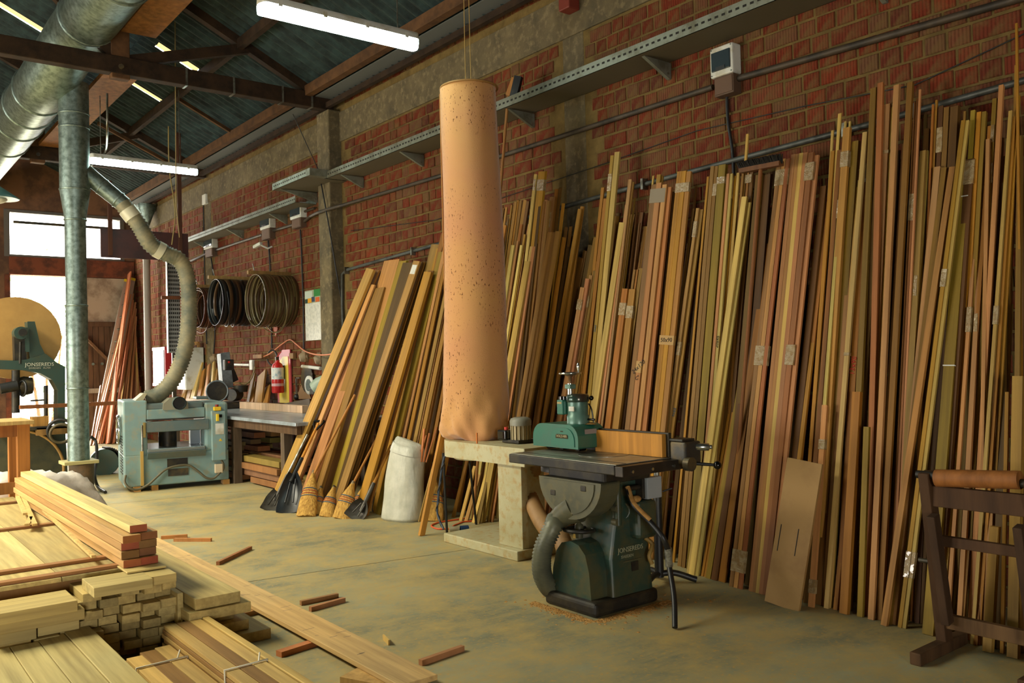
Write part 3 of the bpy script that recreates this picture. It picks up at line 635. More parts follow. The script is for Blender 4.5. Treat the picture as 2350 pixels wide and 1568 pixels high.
# (top x, top y, foot x, apparent width, colour, layer: 0 in front .. 3 against the wall)
LUM = [
 (852,618,632,16,'T',0),(867,620,646,9,'O',.5),(877,620,656,8,'O',.9),(885,620,668,9,'R',1.2),(857,654,660,8,'K',-.3),(850,718,692,17,'K',-.5),
 (872,662,712,22,'B',-.1),(902,598,744,28,'T',1.1),(927,600,757,15,'G',.8),(942,604,774,24,'D',.5),(917,612,735,10,'G',1.6),
 (958,600,768,13,'T',0),(967,601,780,7,'D',.3),(973,601,787,6,'O',.6),(978,600,796,8,'D',.9),(984,625,822,15,'Y',-.6),(991,622,838,11,'O',-.2),
 (1003,562,850,18,'T',1.1),(1009,571,860,10,'Y',.6),(1014,579,868,11,'G',.2),(1019,536,880,9,'O',.8),
 (1026,552,886,7,'K',.4),(1031,560,894,7,'B',.7),(1036,540,902,8,'O',.3),(1042,565,910,6,'D',.8),(1048,556,917,8,'T',.2),(1054,545,924,7,'K',.6),(1061,560,932,9,'B',.1),(1068,550,942,7,'O',.5),
 (1076,556,952,8,'B',.8),(1086,548,962,8,'O',.3),(1096,560,975,7,'D',.7),(1108,552,990,8,'B',.4),(1118,556,1002,7,'O',.8),
 # between bag and moulder
 (1148,474,1052,7,'G',2),(1156,478,1060,5,'D',2.2),(1163,476,1066,5,'B',2),(1167,502,1074,5,'D',1.8),(1175,471,1082,4,'B',2),(1160,517,1052,6,'O',1.5),
 (1184,463,1088,7,'B',2),(1190,460,1094,6,'O',2.1),(1196,461,1100,6,'B',2),(1201,462,1104,6,'D',2.2),(1206,459,1110,7,'B',2),(1212,462,1117,8,'D',2),
 (1197,515,1096,6,'O',1.5),(1214,515,1112,4,'K',1.5),(1218,515,1117,4,'K',1.6),(1222,498,1121,6,'G',1.2),
 (1230,400,1142,7,'W',1),(1236,402,1150,6,'G',1.2),(1246,394,1162,16,'Y',.9),(1241,462,1160,7,'D',.6),(1249,462,1168,7,'B',.7),(1254,459,1174,7,'K',.9),(1260,461,1181,8,'T',.6),(1268,452,1188,9,'K',.9),
 (1279,434,1210,9,'O',1.6),(1286,432,1218,6,'D',1.6),(1293,467,1222,6,'Y',1.3),
 (1263,533,1150,10,'T',0),(1272,533,1159,9,'M',.05),(1281,531,1168,10,'T',.1),(1295,545,1200,8,'Y',.5),(1303,566,1209,6,'D',.8),(1300,521,1226,6,'B',1.6),(1310,521,1236,6,'B',1.7),
 (1332,480,1214,9,'O',1.0),(1337,474,1246,8,'O',1.5),(1320,549,1230,7,'D',1.3),(1178,563,1084,8,'W',.3),(1189,553,1092,5,'T',.6),(1197,563,1098,6,'W',.2),(1205,538,1104,5,'Y',.8),
 (1220,566,1120,6,'W',.1),(1226,566,1128,8,'K',.2),(1212,600,1106,13,'P',-.1),(1255,700,1176,7,'B',.2),(1278,660,1196,7,'O',.9),
 # behind the moulder
 (1384,431,1300,7,'O',1.5),(1390,456,1306,8,'O',1.4),(1406,357,1322,8,'G',1.0),(1418,349,1334,12,'P',1.1),(1429,511,1322,13,'P',.5),(1447,412,1350,8,'K',.8),(1453,418,1356,6,'B',1.0),(1457,455,1360,4,'B',1.2),(1438,471,1342,6,'K',.7),
 (1462,480,1378,4,'D',1.6),(1468,512,1386,4,'D',1.5),(1457,619,1370,6,'B',.9),(1464,619,1377,5,'O',1.0),(1472,616,1386,8,'B',.8),(1436,663,1362,14,'O',.2),(1453,664,1382,15,'B',.3),
 (1357,632,1262,8,'K',.7),(1349,640,1252,9,'K',.4),(1338,660,1240,10,'K',.1),(1366,622,1272,8,'B',.9),(1371,600,1280,7,'O',1.1),(1333,700,1232,8,'M',.6),
 (1503,424,1410,12,'M',.2),(1514,420,1422,12,'K',.2),(1527,424,1436,11,'K',.25),(1500,404,1408,4,'P',1),(1513,401,1424,9,'Y',1),(1520,405,1436,6,'B',1.1),(1537,430,1450,12,'R',.4),(1545,440,1462,8,'D',.7),
 (1561,394,1470,11,'Y',.0),(1571,393,1481,11,'Y',.02),(1582,394,1493,12,'T',.08),(1597,428,1520,5,'D',1.6),(1592,479,1486,6,'D',.6),(1602,478,1493,7,'T',.3),(1611,481,1504,8,'B',.5),
 # between the moulder and the pink wrapped bundles
 (1626,406,1546,6,'Y',.8),(1636,382,1560,9,'M',.5),(1645,382,1569,9,'B',.5),(1660,379,1586,18,'G',.6),(1672,399,1598,7,'K',.4),(1679,399,1606,8,'W',.5),(1688,404,1616,5,'Y',.8),(1695,397,1622,7,'P',.9),
 (1716,308,1642,6,'P',1.3),(1707,384,1626,6,'O',.8),(1713,384,1634,6,'D',.9),(1719,384,1642,6,'O',1),(1727,384,1650,8,'D',1.1),(1710,452,1588,13,'W',-.2),(1720,465,1600,8,'P',-.05),(1700,520,1580,7,'W',-.1),
 (1743,402,1662,15,'D',.9),(1763,402,1690,18,'D',1.2),(1738,560,1650,7,'O',.6),(1731,615,1642,6,'O',.4),(1724,640,1612,6,'O',.15),(1731,660,1619,6,'Y',.2),(1740,640,1626,12,'G',.1),(1752,600,1640,14,'D',.15),(1766,560,1658,16,'O',.3),
 (1789,357,1716,11,'B',1.1),(1791,366,1679,10,'M',.0),(1800,365,1689,10,'K',.02),(1809,365,1699,9,'R',.06),
 (1822,355,1724,10,'K',.2),(1831,354,1732,9,'T',.22),(1840,352,1740,10,'P',.24),(1850,351,1748,11,'K',.26),(1863,351,1758,13,'R',.3),(1875,357,1770,11,'K',.4),
 # between the pink bundles and the roller stand
 (1891,428,1792,15,'D',.7),(1902,463,1802,9,'O',.6),(1897,530,1796,9,'Y',.3),(1911,300,1850,6,'P',1.4),(1912,347,1836,9,'Y',.9),(1928,261,1856,8,'P',1.4),(1928,345,1848,11,'O',.7),(1945,294,1872,17,'T',.7),(1941,279,1866,4,'P',1.1),(1951,279,1880,4,'P',1.1),
 (1965,325,1890,17,'G',1.0),(1934,385,1858,8,'W',.2),(1941,495,1866,8,'G',.4),(1935,475,1861,5,'P',.5),(1972,414,1908,6,'W',.5),(1970,430,1902,9,'P',.3),(1961,447,1892,11,'K',.4),(1952,427,1880,8,'B',.7),
 (1986,304,1897,11,'W',.1),(1994,316,1926,15,'O',.5),(2006,203,1948,14,'G',.8),(2022,191,1990,14,'R',.7),(2038,240,1984,15,'K',.9),(2049,246,1996,7,'P',1.0),(2059,196,2000,14,'K',.2),(2090,190,2019,14,'O',.5),(2075,330,2010,8,'D',1.6),
 (2101,234,2042,5,'K',.9),(2106,226,2047,5,'R',.8),(2112,206,2054,5,'K',.9),(2120,347,2060,15,'T',.6),(2129,346,2070,6,'P',.8),
 (2153,384,2050,16,'K',.3),(2168,386,2040,14,'B',.1),(2187,384,2030,15,'T',-.3),(2128,296,2076,13,'D',1.5),(2125,263,2070,8,'D',1.8),
 (1894,930,1862,13,'K',-.4),(1885,1010,1850,12,'T',.2),(1915,1046,1878,22,'D',.35),(1953,700,1936,9,'K',.2),(1968,900,1938,20,'O',.0),(1955,1000,1918,10,'O',.25),(1990,980,1975,14,'G',.25),
 # behind the roller stand
 (2212,277,2066,10,'Y',.0),(2221,277,2076,10,'P',.05),(2214,424,2132,26,'G',.0),(2229,367,2146,22,'D',.4),(2142,240,2092,4,'O',1.6),(2150,230,2100,5,'O',1.7),(2161,244,2106,11,'D',1.5),(2174,247,2116,13,'B',1.6),(2193,246,2130,20,'D',1.5),
 (2215,256,2150,6,'B',1.6),(2234,254,2164,11,'G',1.2),(2248,258,2176,11,'Y',1.3),(2260,257,2188,11,'G',1.4),(2272,290,2200,9,'O',1.1),(2284,227,2214,11,'G',1.5),(2299,196,2226,12,'K',1.0),(2268,320,2246,10,'K',.6),(2275,324,2252,7,'P',.7),
 (2320,255,2232,9,'P',.4),(2329,268,2246,8,'Y',.6),(2338,220,2262,7,'Y',.9),(2341,314,2330,13,'B',.5),(2332,150,2300,4,'B',1.8),(2333,54,2352,5,'Y',1.6),(2243,470,2172,9,'K',.1),(2256,480,2200,12,'K',.15),(2231,606,2160,6,'P',.3),(2310,420,2290,18,'D',.7),
 (2338,864,2326,26,'T',-.2),(2290,640,2240,10,'O',.4),(2320,700,2284,10,'D',.8),(2345,420,2344,16,'D',1.0),
 (2226,800,2168,10,'G',.3),(2262,760,2206,9,'B',.6),(2300,560,2262,12,'K',.2),(2284,1210,2268,22,'T',-.25),(2312,900,2300,9,'Y',.1),
 # short oddments low between bag stand and moulder
 (1090,1070,1062,7,'P',-.5),(1108,1062,1076,8,'T',-.4),(1122,1066,1094,7,'P',-.45),(1128,1050,1108,7,'B',-.2),(1076,1040,1040,7,'O',.1),
]
rnd = random.Random(11)
fill = []
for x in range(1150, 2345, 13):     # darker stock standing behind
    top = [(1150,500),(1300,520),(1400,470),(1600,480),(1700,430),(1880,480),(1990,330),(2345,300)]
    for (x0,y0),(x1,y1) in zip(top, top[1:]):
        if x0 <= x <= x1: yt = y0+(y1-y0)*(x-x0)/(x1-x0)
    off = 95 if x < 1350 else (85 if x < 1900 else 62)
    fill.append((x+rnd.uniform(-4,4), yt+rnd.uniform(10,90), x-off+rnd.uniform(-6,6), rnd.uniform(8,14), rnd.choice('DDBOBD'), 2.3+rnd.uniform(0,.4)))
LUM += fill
def axes_of(A, B):
    z_ = (B-A).normalized(); yv = Vector((0,1,0)); y_ = (yv-z_*yv.dot(z_)).normalized(); x_ = y_.cross(z_); return x_, y_, z_
def board_obj(A, B, w, th, mat, col, name='lumber_board', slant=0.0):
    x_, y_, z_ = axes_of(A, B); L = (B-A).length; a, b = th/2, w/2
    me = bpy.data.meshes.new(name)
    me.from_pydata([(-a,-b,0),(a,-b,0),(a,b,0),(-a,b,0),(-a,-b,L),(a,-b,L+slant),(a,b,L+slant),(-a,b,L)], [], ((0,3,2,1),(4,5,6,7),(0,1,5,4),(1,2,6,5),(2,3,7,6),(3,0,4,7)))
    me.materials.append(mat); o = bpy.data.objects.new(name, me); COL.objects.link(o)
    o.matrix_world = Matrix((x_, y_, z_)).transposed().to_4x4(); o.location = A; o.color = (*col, 1); return o
ZONES = [(0,1024,'left of the dust bag','left'), (1024,1142,'behind the dust bag','hid'), (1142,1345,'between bag and spindle moulder','bag'), (1345,1618,'behind the spindle moulder','moulder'), (1618,1785,'left of the pink wrapped bundles','mid'), (1785,1884,'within the pink wrapped bundles','pink'), (1884,2135,'right of the pink bundles','right'), (2135,2500,'above the wooden roller stand','stand')]
zc = {}
LUMO = []
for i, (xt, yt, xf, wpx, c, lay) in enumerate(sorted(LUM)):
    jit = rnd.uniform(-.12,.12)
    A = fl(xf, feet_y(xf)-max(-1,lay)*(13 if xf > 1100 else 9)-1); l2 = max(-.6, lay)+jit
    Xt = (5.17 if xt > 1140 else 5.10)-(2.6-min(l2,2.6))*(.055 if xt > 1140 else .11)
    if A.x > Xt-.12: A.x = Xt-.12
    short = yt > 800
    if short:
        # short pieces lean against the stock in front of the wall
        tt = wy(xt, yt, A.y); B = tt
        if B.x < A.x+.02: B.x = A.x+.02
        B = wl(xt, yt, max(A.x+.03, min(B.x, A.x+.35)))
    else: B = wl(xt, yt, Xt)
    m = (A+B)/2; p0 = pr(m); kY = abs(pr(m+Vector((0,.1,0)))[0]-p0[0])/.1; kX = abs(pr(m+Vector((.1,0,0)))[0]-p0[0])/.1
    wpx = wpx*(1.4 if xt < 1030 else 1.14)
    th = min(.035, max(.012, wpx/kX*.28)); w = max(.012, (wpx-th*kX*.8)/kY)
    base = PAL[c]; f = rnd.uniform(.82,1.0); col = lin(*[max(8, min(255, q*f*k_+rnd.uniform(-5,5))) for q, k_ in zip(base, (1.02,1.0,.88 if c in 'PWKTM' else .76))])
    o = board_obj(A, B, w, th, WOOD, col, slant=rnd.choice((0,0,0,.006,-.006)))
    for a_, b_, ph, zk in ZONES:
        if a_ <= xt < b_: break
    k = zc.get(zk, 0); zc[zk] = k+1
    if short: lab = '%s short board end standing low %s, %s from left' % (CNAME[c], ph, ordw(k))
    else: lab = '%s board leaning on the wall %s, %s from left' % (CNAME[c], ph, ordw(k))
    tag(o, lab, 'board', 'lumber leaning on the wall '+ph)
    LUMO.append((xt, yt, o, w, th, c))
# ---- clear film and tape wraps, size notes written on bundles (parts of the board they stick to)
FILM = paint('cling_film', lin(160,140,100), .16, 0, lin(140,112,70), 30, .4, .6, .8, .8)
TAPE = paint('brown_tape', lin(170,132,70), .35)
def find(xt, yt): return min(LUMO, key=lambda q: abs(q[0]-xt)+abs(q[1]-yt))
def wrap(xt, yt, frac, h, mat=FILM, span=1.0, dy=0, name='film_wrap'):
    _, _, o, w, th, c = find(xt, yt); L = max(v.co.z for v in o.data.vertices)
    mb = MB().box((-th/2-.003, -w/2*span+dy-.003, L*frac-h/2), (th/2+.003, w/2*span+dy+.003, L*frac+h/2)); return mb.build(name, mat, o), o
for a in ((1246,394,.96,.1,1),(1406,357,.93,.14,1),(1571,393,.955,.07,3.0),(1645,382,.94,.09,1.2),(1660,379,.96,.05,1),(1719,384,.97,.06,3.4),(1800,365,.955,.11,3.2),(1800,365,.53,.13,3.2),(1800,365,.06,.14,3.2),(1863,351,.955,.12,1.6),(1863,351,.53,.13,1.6),
          (1436,663,.92,.1,1.05),(1453,664,.91,.1,1.05),(1934,385,.9,.12,1.05),(1934,385,.42,.1,1.05),(1945,294,.93,.1,1.05),(1961,447,.97,.08,1.1),(1994,316,.92,.12,1.05),(2038,240,.9,.02,1.1),(1338,660,.93,.09,1.05),(1357,632,.9,.1,1.05),
          (2106,226,.78,.16,2.6),(2120,347,.7,.12,.4),(2161,244,.93,.15,1.1),(2229,367,.97,.14,1.05),(2212,277,.68,.1,1.05),(2212,277,.12,.14,1.05),(2221,277,.12,.14,1.05),(2275,324,.93,.12,1.2),(2284,227,.93,.1,.5),(2320,255,.6,.1,1.05),(2243,470,.72,.14,1.05),(2256,480,.72,.1,.5),(1602,478,.94,.12,1.05),(1602,478,.6,.1,1.05),(1493+98,479,.5,.12,1.05),
          (1894,930,.1,.08,1.04),(1894,930,.8,.06,1.04),(1987,304,.52,.02,1.04),(1230,400,.97,.1,.6),(1268,452,.93,.14,.6)):
    wrap(a[0], a[1], a[2], a[3], FILM, a[4])
wrap(958,600,.965,.1,WHITE,.7,0,'paper_label'); wrap(1513,420,.965,.11,paint('grey_tape', lin(128,112,86), .5),3.1,0,'tape_band'); wrap(1571,393,.56,.07,TAPE,3.2,0,'tape_band'); wrap(1514,420,.5,.09,TAPE,1.0,0,'tape_band'); wrap(2214,424,.97,.006,WHITE,1.02,0,'string_tie')
wrap(2214,424,.58,.006,WHITE,1.02,0,'string_tie')
INK = paint('marker_ink', lin(24,20,16), .8); INKB = paint('blue_ink', lin(30,70,90), .8); INKR = paint('red_ink', lin(170,40,24), .8)
def note(xt, yt, frac, text, size, ink=INK, rot=0.0, dy=0):
    _, _, o, w, th, c = find(xt, yt); L = max(v.co.z for v in o.data.vertices)
    lettering('size_note', text, size, FACE_MX(-th/2-.0045, dy, L*frac)@Matrix.Rotation(rot, 4, 'Z'), ink, o, .0004)
note(1571,393,.56,'50x90',.045,INK,.05); note(1513,420,.5,'24x120',.05,INK,.75); note(1513,420,.47,'C*',.04,INK,.75)
note(1436,663,.17,'34x9',.05,INK,1.3); note(1453,664,.17,'3x90',.05,INK,1.3); note(1994,316,.5,'13x90',.045,INKR,1.45); note(1941,495,.44,'2x65',.04,INKB,1.45)
note(1611,481,.42,'5x65',.035,INKB,1.4); note(1679,399,.57,'20x45',.035,INK,1.5); note(1230,400,.45,'2x60',.03,INKB,1.4); note(1406,357,.55,'2x60',.03,INKB,1.4); note(1212,600,.45,'20x40',.03,INKB,1.3)
# ---- MDF sheet standing in front of the lumber
A0 = fl(1758,1388); A1 = fl(1832,1398); T0 = wy(1812,1055,A0.y+.02); 
A = (A0+A1)/2; B = wl(1848,1058,A.x+.15); x_, y_, z_ = axes_of(A, B); wM = .235
t = board_obj(A, B, wM, .018, paint('mdf', lin(150,116,64), .7, 0, lin(138,104,56), 4), (1,1,1), 'mdf_offcut')
tag(t, 'broad plain tan board with two saw cuts, standing against the lumber', 'board')
for dy in (-.035,.085):
    MB().box((-.0105,dy-.0025,.31), (-.006,dy+.0025,.47)).build('saw_cut', INK, t)
# ---- push broom stored head up among the lumber and one beside the bag
def push_broom(xt, yt, xf, X, axis, label, L=None):
    A = fl(xf, feet_y(xf)-20); B = wl(xt, yt, X); 
    t = thing('push_broom', label, 'broom', tuple(A))
    d = (B-A)
    MB().tube([(0,0,0), tuple(d)], .013, 10).build('handle', WOOD, t, color=lin(132,84,40))
    ax = Vector(axis).normalized()
    MB().beam(d-ax*.17, d+ax*.17, .05, .03).build('head_block', WOOD, t, color=lin(110,70,36))
    up = Vector((-.5,-.15,.6)).normalized()
    br = MB(); r2 = random.Random(5)
    for i in range(46):
        p = d+ax*(-.16+.32*i/45)
        for s in (-.014,0,.014): br.tube([p+Vector((0,s,0)), p+Vector((r2.uniform(-.01,.01),s*2,0))+up*.07], [.006,.003], 4)
    br.build('bristles', BLACK, t)
push_broom(1746,384,1672,4.85,(-.1,-1,-.05), 'push broom with black bristles standing head up left of the pink bundles')
A = wl(1140,360,5.05); B = wl(1167,212,5.0)
t = thing('wall_broom', 'wooden broom with small black head leaning beside top of the dust bag', 'broom', tuple(fl(1085,1196)))
l = Loc(t); A0 = l(t.location); tb_ = l(B)
MB().tube([(0,0,0), tb_], .014, 10).build('handle', WOOD, t, color=lin(150,104,52))
ax = Vector((0.2,-.35,.9)).normalized()
MB().beam(tb_-ax*.04+Vector((0,-.02,0)), tb_+ax*.13+Vector((0,-.02,0)), .045, .045).build('head_block', WOOD, t, color=lin(170,116,58))
MB().beam(tb_+Vector((.0,-.08,-.06)), tb_+ax*.13+Vector((0,-.08,0)), .05, .07).build('bristles', BLACK, t)

# ================================================================ SPINDLE MOULDER
GREEN = paint('old_green_enamel', lin(40,62,52), .36, 0, lin(74,72,46), 4.5, .45, .66, 0, .5, lin(70,68,44))
GREEN2 = paint('feeder_green', lin(38,104,84), .32, 0, lin(58,96,80), 5, .45, .7, 0, .5)
GREEN3 = paint('feeder_pale_green', lin(96,130,116), .35, .2, lin(66,100,88), 6)
OLIVE = paint('hood_olive_grey', lin(88,86,64), .45, .1, lin(70,70,52), 4, .4, .66, 0, .4, lin(92,86,58))
IRON = paint('black_iron', lin(36,34,30), .5, .3, lin(58,52,38), 9)
DUST = paint('sawdust', lin(184,142,84), .95, 0, lin(158,116,62), 30, .4, .6, .6, .1)
CHROME = paint('chrome', lin(190,195,192), .18, .95)
BALL = paint('black_knob', lin(8,8,8), .12)
t = thing('spindle_moulder', 'old dark green spindle moulder standing on the sawdust-covered floor in front of the lumber', 'machine', (3.68,3.86,0)); l = Loc(t)
def LB(a, b): return (l(a), l(b))
MB().box(*LB((3.43,3.63,0),(3.97,4.08,.085))).build('base_flange', IRON, t, .025, seg=3)
# pedestal lobe: arched block on the left
def arch(y0, y1, z0, z1, x0, x1, n=12):
    yc = (y0+y1)/2; r = (y1-y0)/2; poly = [(y0,z0),(y1,z0)]
    for i in range(n+1):
        a = math.pi*i/n; poly.append((yc+r*math.cos(a), z1-r*.72+r*.72*math.sin(a)))
    return MB().prism(poly, (x1-x0,0,0), l((x0,0,0)), (0,1,0), (0,0,1))
a_ = MB().prism([(p[0]-3.86, p[1]) for p in [(3.70,.06),(4.05,.06),(4.035,.22),(4.00,.33),(3.95,.385),(3.87,.405),(3.80,.39),(3.745,.34),(3.715,.24)]], (.26,0,0), (3.47-3.68,0,0), (0,1,0), (0,0,1)); a_.build('pedestal', GREEN, t, .03, seg=4)
MB().grid([[ (3.60-3.68,-.21,.05),(3.95-3.68,-.21,.05),(3.95-3.68,.20,.05),(3.60-3.68,.20,.05)],[(3.61-3.68,-.19,.3),(3.945-3.68,-.19,.3),(3.945-3.68,.17,.3),(3.61-3.68,.17,.3)],[(3.66-3.68,-.18,.5),(3.94-3.68,-.18,.5),(3.94-3.68,.12,.5),(3.66-3.68,.12,.5)],[(3.66-3.68,-.18,.85),(3.95-3.68,-.18,.85),(3.95-3.68,.16,.85),(3.66-3.68,.16,.85)]], True, False).build('column', GREEN, t, .02, seg=3)
MB().box(*LB((3.5,3.60,.76),(3.9,4.1,.852))).build('table_bracket', IRON, t, .02)
MB().lathe([(.12,0),(.12,.05),(.06,.06)], l((3.62,4.12,.79)), 20).build('bracket_boss', IRON, t)
# table
tb = MB().box(*LB((3.385,3.40,.845),(3.93,4.34,.9))); tb.build('table', IRON, t, .006)
MB().box(*LB((3.40,3.40,.9),(3.93,4.33,.904))).build('table_top', paint('ground_steel', lin(156,156,140), .32, .5, lin(122,116,96), 6), t)
MB().box(*LB((3.385,3.335,.84),(3.95,3.395,.898))).build('end_rail', paint('brown_steel', lin(62,54,46), .4, .5, lin(44,40,34), 6), t, .004)
for x in (3.46,3.62,3.8): MB().lathe([(.009,0),(.009,.006)], l((x,3.335,.865)), 10, (0,-1,0)).build('rail_screw', CHROME, t)
MB().lathe([(.16,0),(.16,.002)], l((3.72,3.82,.904)), 24).build('table_ring', STEEL, t)
MB().box(*LB((3.47,3.40,.9042),(3.482,4.3,.9052))).build('slot', IRON, t)
# fence
MB().box(*LB((3.80,3.42,.906),(3.835,3.98,1.04))).build('fence_board', WOOD, t, .002, color=lin(196,138,54))
MB().box(*LB((3.836,3.40,.906),(3.862,4.1,1.048))).build('fence_plate', IRON, t, .003)
MB().box(*LB((3.84,3.28,.87),(3.98,3.40,1.0))).build('fence_clamp', DARKST, t, .012)
MB().box(*LB((3.84,3.30,1.0),(3.95,3.41,1.015))).build('clamp_cap', IRON, t, .004)
MB().lathe([(.022,0),(.022,.07),(.012,.075),(.012,.09)], l((3.95,3.29,.965)), 16, (.5,-.85,0)).build('lock_knob', CHROME, t)
MB().lathe([(.04,0),(.04,.04)], l((3.86,3.29,.875)), 18, (0,-1,0)).build('clamp_boss', DARKST, t)
p0, p1 = l((3.90,3.28,.875)), l((3.985,3.17,.865))
MB().tube([p0, p1], [.011,.008], 10).build('lever', BLACK, t)
MB().ball(p1, .024, 16, 10).build('lever_ball', BALL, t)
# suction hood: half round pan under the table front
yc, zc_, rr_ = 3.855, .775, .275
poly = [(yc-rr_-3.86, zc_)]
for i in range(19):
    a = math.pi+math.pi*i/18; y = yc-rr_*math.cos(a)*-1*-1; poly.append((yc+rr_*math.cos(a)-3.86, zc_+rr_*.86*math.sin(a)))
MB().prism(poly[1:], (.15,0,0), l((3.455,3.86,0)), (0,1,0), (0,0,1)).build('suction_hood', OLIVE, t, .02, seg=3)
poly2 = [(p[0]*.82, zc_-.01+(p[1]-zc_)*.82) for p in poly[1:]]
MB().prism(poly2, (-.008,0,0), l((3.455,3.86,0)), (0,1,0), (0,0,1)).build('hood_cover', OLIVE, t, .003)
for y, z_ in ((3.99,.685),(3.72,.735)): MB().box(*LB((3.442,y-.022,z_-.016),(3.45,y+.022,z_+.016))).build('hood_slot', IRON, t, .008)
sp = [l((3.53,3.88,.60)), l((3.50,3.95,.555)), l((3.47,4.01,.50))]
MB().tube(sp, [.10,.075,.056], 18).build('hood_spout', OLIVE, t)
HG = paint('ribbed_hose_grey', lin(104,104,82), .45, .2, lin(80,82,68), 4)
hose(MB(), [l(p) for p in [(3.475,4.0,.52), wl(1268,1212,3.42), wl(1246,1262,3.38), wl(1244,1315,3.4), wl(1262,1350,3.48), (3.6,4.16,.06)]], .054, .02, .24, 20).build('suction_hose', HG, t)
# hand wheel under the hood
hw = l((3.57,3.90,.455))
MB().torus(hw, .092, .012, (0.05,0,1), 28, 8).build('handwheel_rim', IRON, t)
for k in range(3):
    a = 2*math.pi*k/3+.4; MB().tube([hw, hw+Vector((math.cos(a)*.09,math.sin(a)*.09,0))], .009, 8).build('handwheel_spoke', IRON, t)
MB().lathe([(.022,-.05),(.028,0),(.026,.03),(.012,.04),(.012,.2)], hw, 14).build('handwheel_hub', OLIVE, t)
# gear motor box, switch box and cable on the right flank
MB().box(*LB((3.78,3.60,.40),(3.95,3.72,.63))).build('motor_case', GREEN, t, .03, seg=3)
MB().ball(l((3.79,3.63,.645)), .03, 10, 8, (1.2,1,.7)).build('dust_heap', DUST, t)
MB().box(*LB((3.86,3.60,.635),(3.99,3.64,.765))).build('switch_box', paint('grey_switch_box', lin(150,156,158), .4), t, .006)
MB().box(*LB((3.84,3.62,.64),(3.97,3.69,.76))).build('switch_back', IRON, t, .004)
wlk = l((3.735,3.70,.57)); MB().torus(wlk, .05, .012, (.5,1,0), 18, 6).build('lock_ring', GREEN, t)
for z_ in (.52,.60): MB().lathe([(.022,0),(.022,.04)], l((3.655,3.69,z_)), 10, (0,-1,0)).build('bolt_head', OLIVE, t)
MB().tube([l((3.67,3.665,.5)), l((3.67,3.665,.80))], .022, 12).build('guide_rod', GREEN, t)
lettering('maker_letters', 'JONSEREDS', .042, FACE_MY(.09,-.194,.345), paint('cast_letters', lin(150,150,120), .5), t, .002)
lettering('maker_letters', 'SWEDEN', .026, FACE_MY(.06,-.194,.305), paint('cast_letters2', lin(140,140,112), .5), t, .002)
MB().box(*LB((3.70,3.662,.272),(3.86,3.672,.279))).build('cast_line', OLIVE, t)
MB().box(*LB((3.77,3.662,.21),(3.83,3.672,.265))).build('name_plate', IRON, t)
hose(MB(), [l(p) for p in [(3.87,3.64,.40),(3.90,3.61,.36),(3.86,3.60,.30),(3.87,3.59,.25)]], .013, .008, .2, 10).build('armoured_cable', paint('armoured', lin(140,112,52), .6), t)
cab = [wl(1445,1140,3.72), wl(1440,1122,3.70), wl(1455,1160,3.68), wl(1492,1198,3.72), wl(1520,1232,3.72), wl(1533,1262,3.76)]
MB().tube([l(p) for p in curve(cab, 6)], .017, 10).build('power_cable', BLACK, t)
MB().tube([l(p)+Vector((0,0,.009)) for p in curve(cab[1:4], 6)], .016, 8).build('cable_dust', DUST, t)
e0, e1 = wl(1533,1258,3.76), wl(1536,1300,3.78)
MB().tube([l(e0), l(e1)], .021, 12).build('foil_wrap', paint('foil', lin(170,170,160), .3, .7, lin(120,120,110), 30), t)
fe = fl(1549,1446); MB().tube([l(p) for p in curve([e1, e1.lerp(fe,.5)+Vector((.005,-.01,0)), fe+Vector((0,0,.012))], 6)], .016, 10).build('cable_end', BLACK, t)
MB().tube([l(wl(1440,1122,3.70)), l(wl(1465,1118,3.83))], .016, 10).build('cable_gland', IRON, t)
# ---- power feeder on the table
t = thing('power_feeder', 'green power feeder with vertical motor and handwheel, standing on the moulder table', 'machine', (3.72,4.16,.905)); l = Loc(t)
y0, y1, z0, z1 = 3.965, 4.40, .93, 1.08
def rr_poly(y0, y1, z0, z1, r, n=6):
    P = [(y0,z0),(y1,z0)]
    for i in range(n+1): a = math.pi/2*i/n; P.append((y1-r+r*math.cos(a), z1-r+r*math.sin(a)))
    for i in range(n+1): a = math.pi/2+math.pi/2*i/n; P.append((y0+r+r*math.cos(a), z1-r+r*math.sin(a)))
    return P
MB().prism([(p[0]-4.16, p[1]-.905) for p in rr_poly(y0,y1,z0,z1,.09)], (.24,0,0), (3.64-3.72,0,0), (0,1,0), (0,0,1)).build('housing', GREEN2, t, .01, seg=3)
MB().prism([(p[0]-4.16, p[1]-.905) for p in rr_poly(y0+.03,y0+.25,z0+.012,z1-.022,.08)], (-.006,0,0), (3.64-3.72,0,0), (0,1,0), (0,0,1)).build('cover_plate', GREEN2, t, .003)
MB().prism([(p[0]-4.16, p[1]-.905) for p in rr_poly(y0+.085,y0+.20,.992,1.018,.0125)], (-.003,0,0), (3.634-3.72,0,0), (0,1,0), (0,0,1)).build('name_badge', BALL, t)
lettering('badge_letters', 'HOLZ-HER', .0205, FACE_MX(3.6305-3.72, y0+.1425-4.16, .1005), paint('badge_gold', lin(170,160,120), .4), t, .0006)
MB().box((-.0875,y0+.13-4.16,.128), (-.0865,y0+.155-4.16,.134)).build('small_mark', BALL, t)
MB().box(l((3.70,3.9645,1.02)), l((3.80,3.966,1.05))).build('type_plate', paint('plate_grey', lin(140,130,124), .5), t)
for y in (4.05,4.2,4.33): MB().lathe([(.022,-.03),(.022,.03)], l((3.74,y,.928)), 14, (1,0,0)).build('feed_roller', BALL, t)
mc = l((3.77,4.10,1.075))
MB().lathe([(.072,0),(.072,.052),(.066,.058),(.066,.142)], mc, 24).build('motor_body', GREEN3, t)
MB().lathe([(.072,.142),(.074,.15),(.074,.178),(.066,.19),(.03,.194)], mc, 24).build('motor_cap', paint('cap_dark', lin(46,66,58), .2, .4, lin(78,58,44), 9), t)
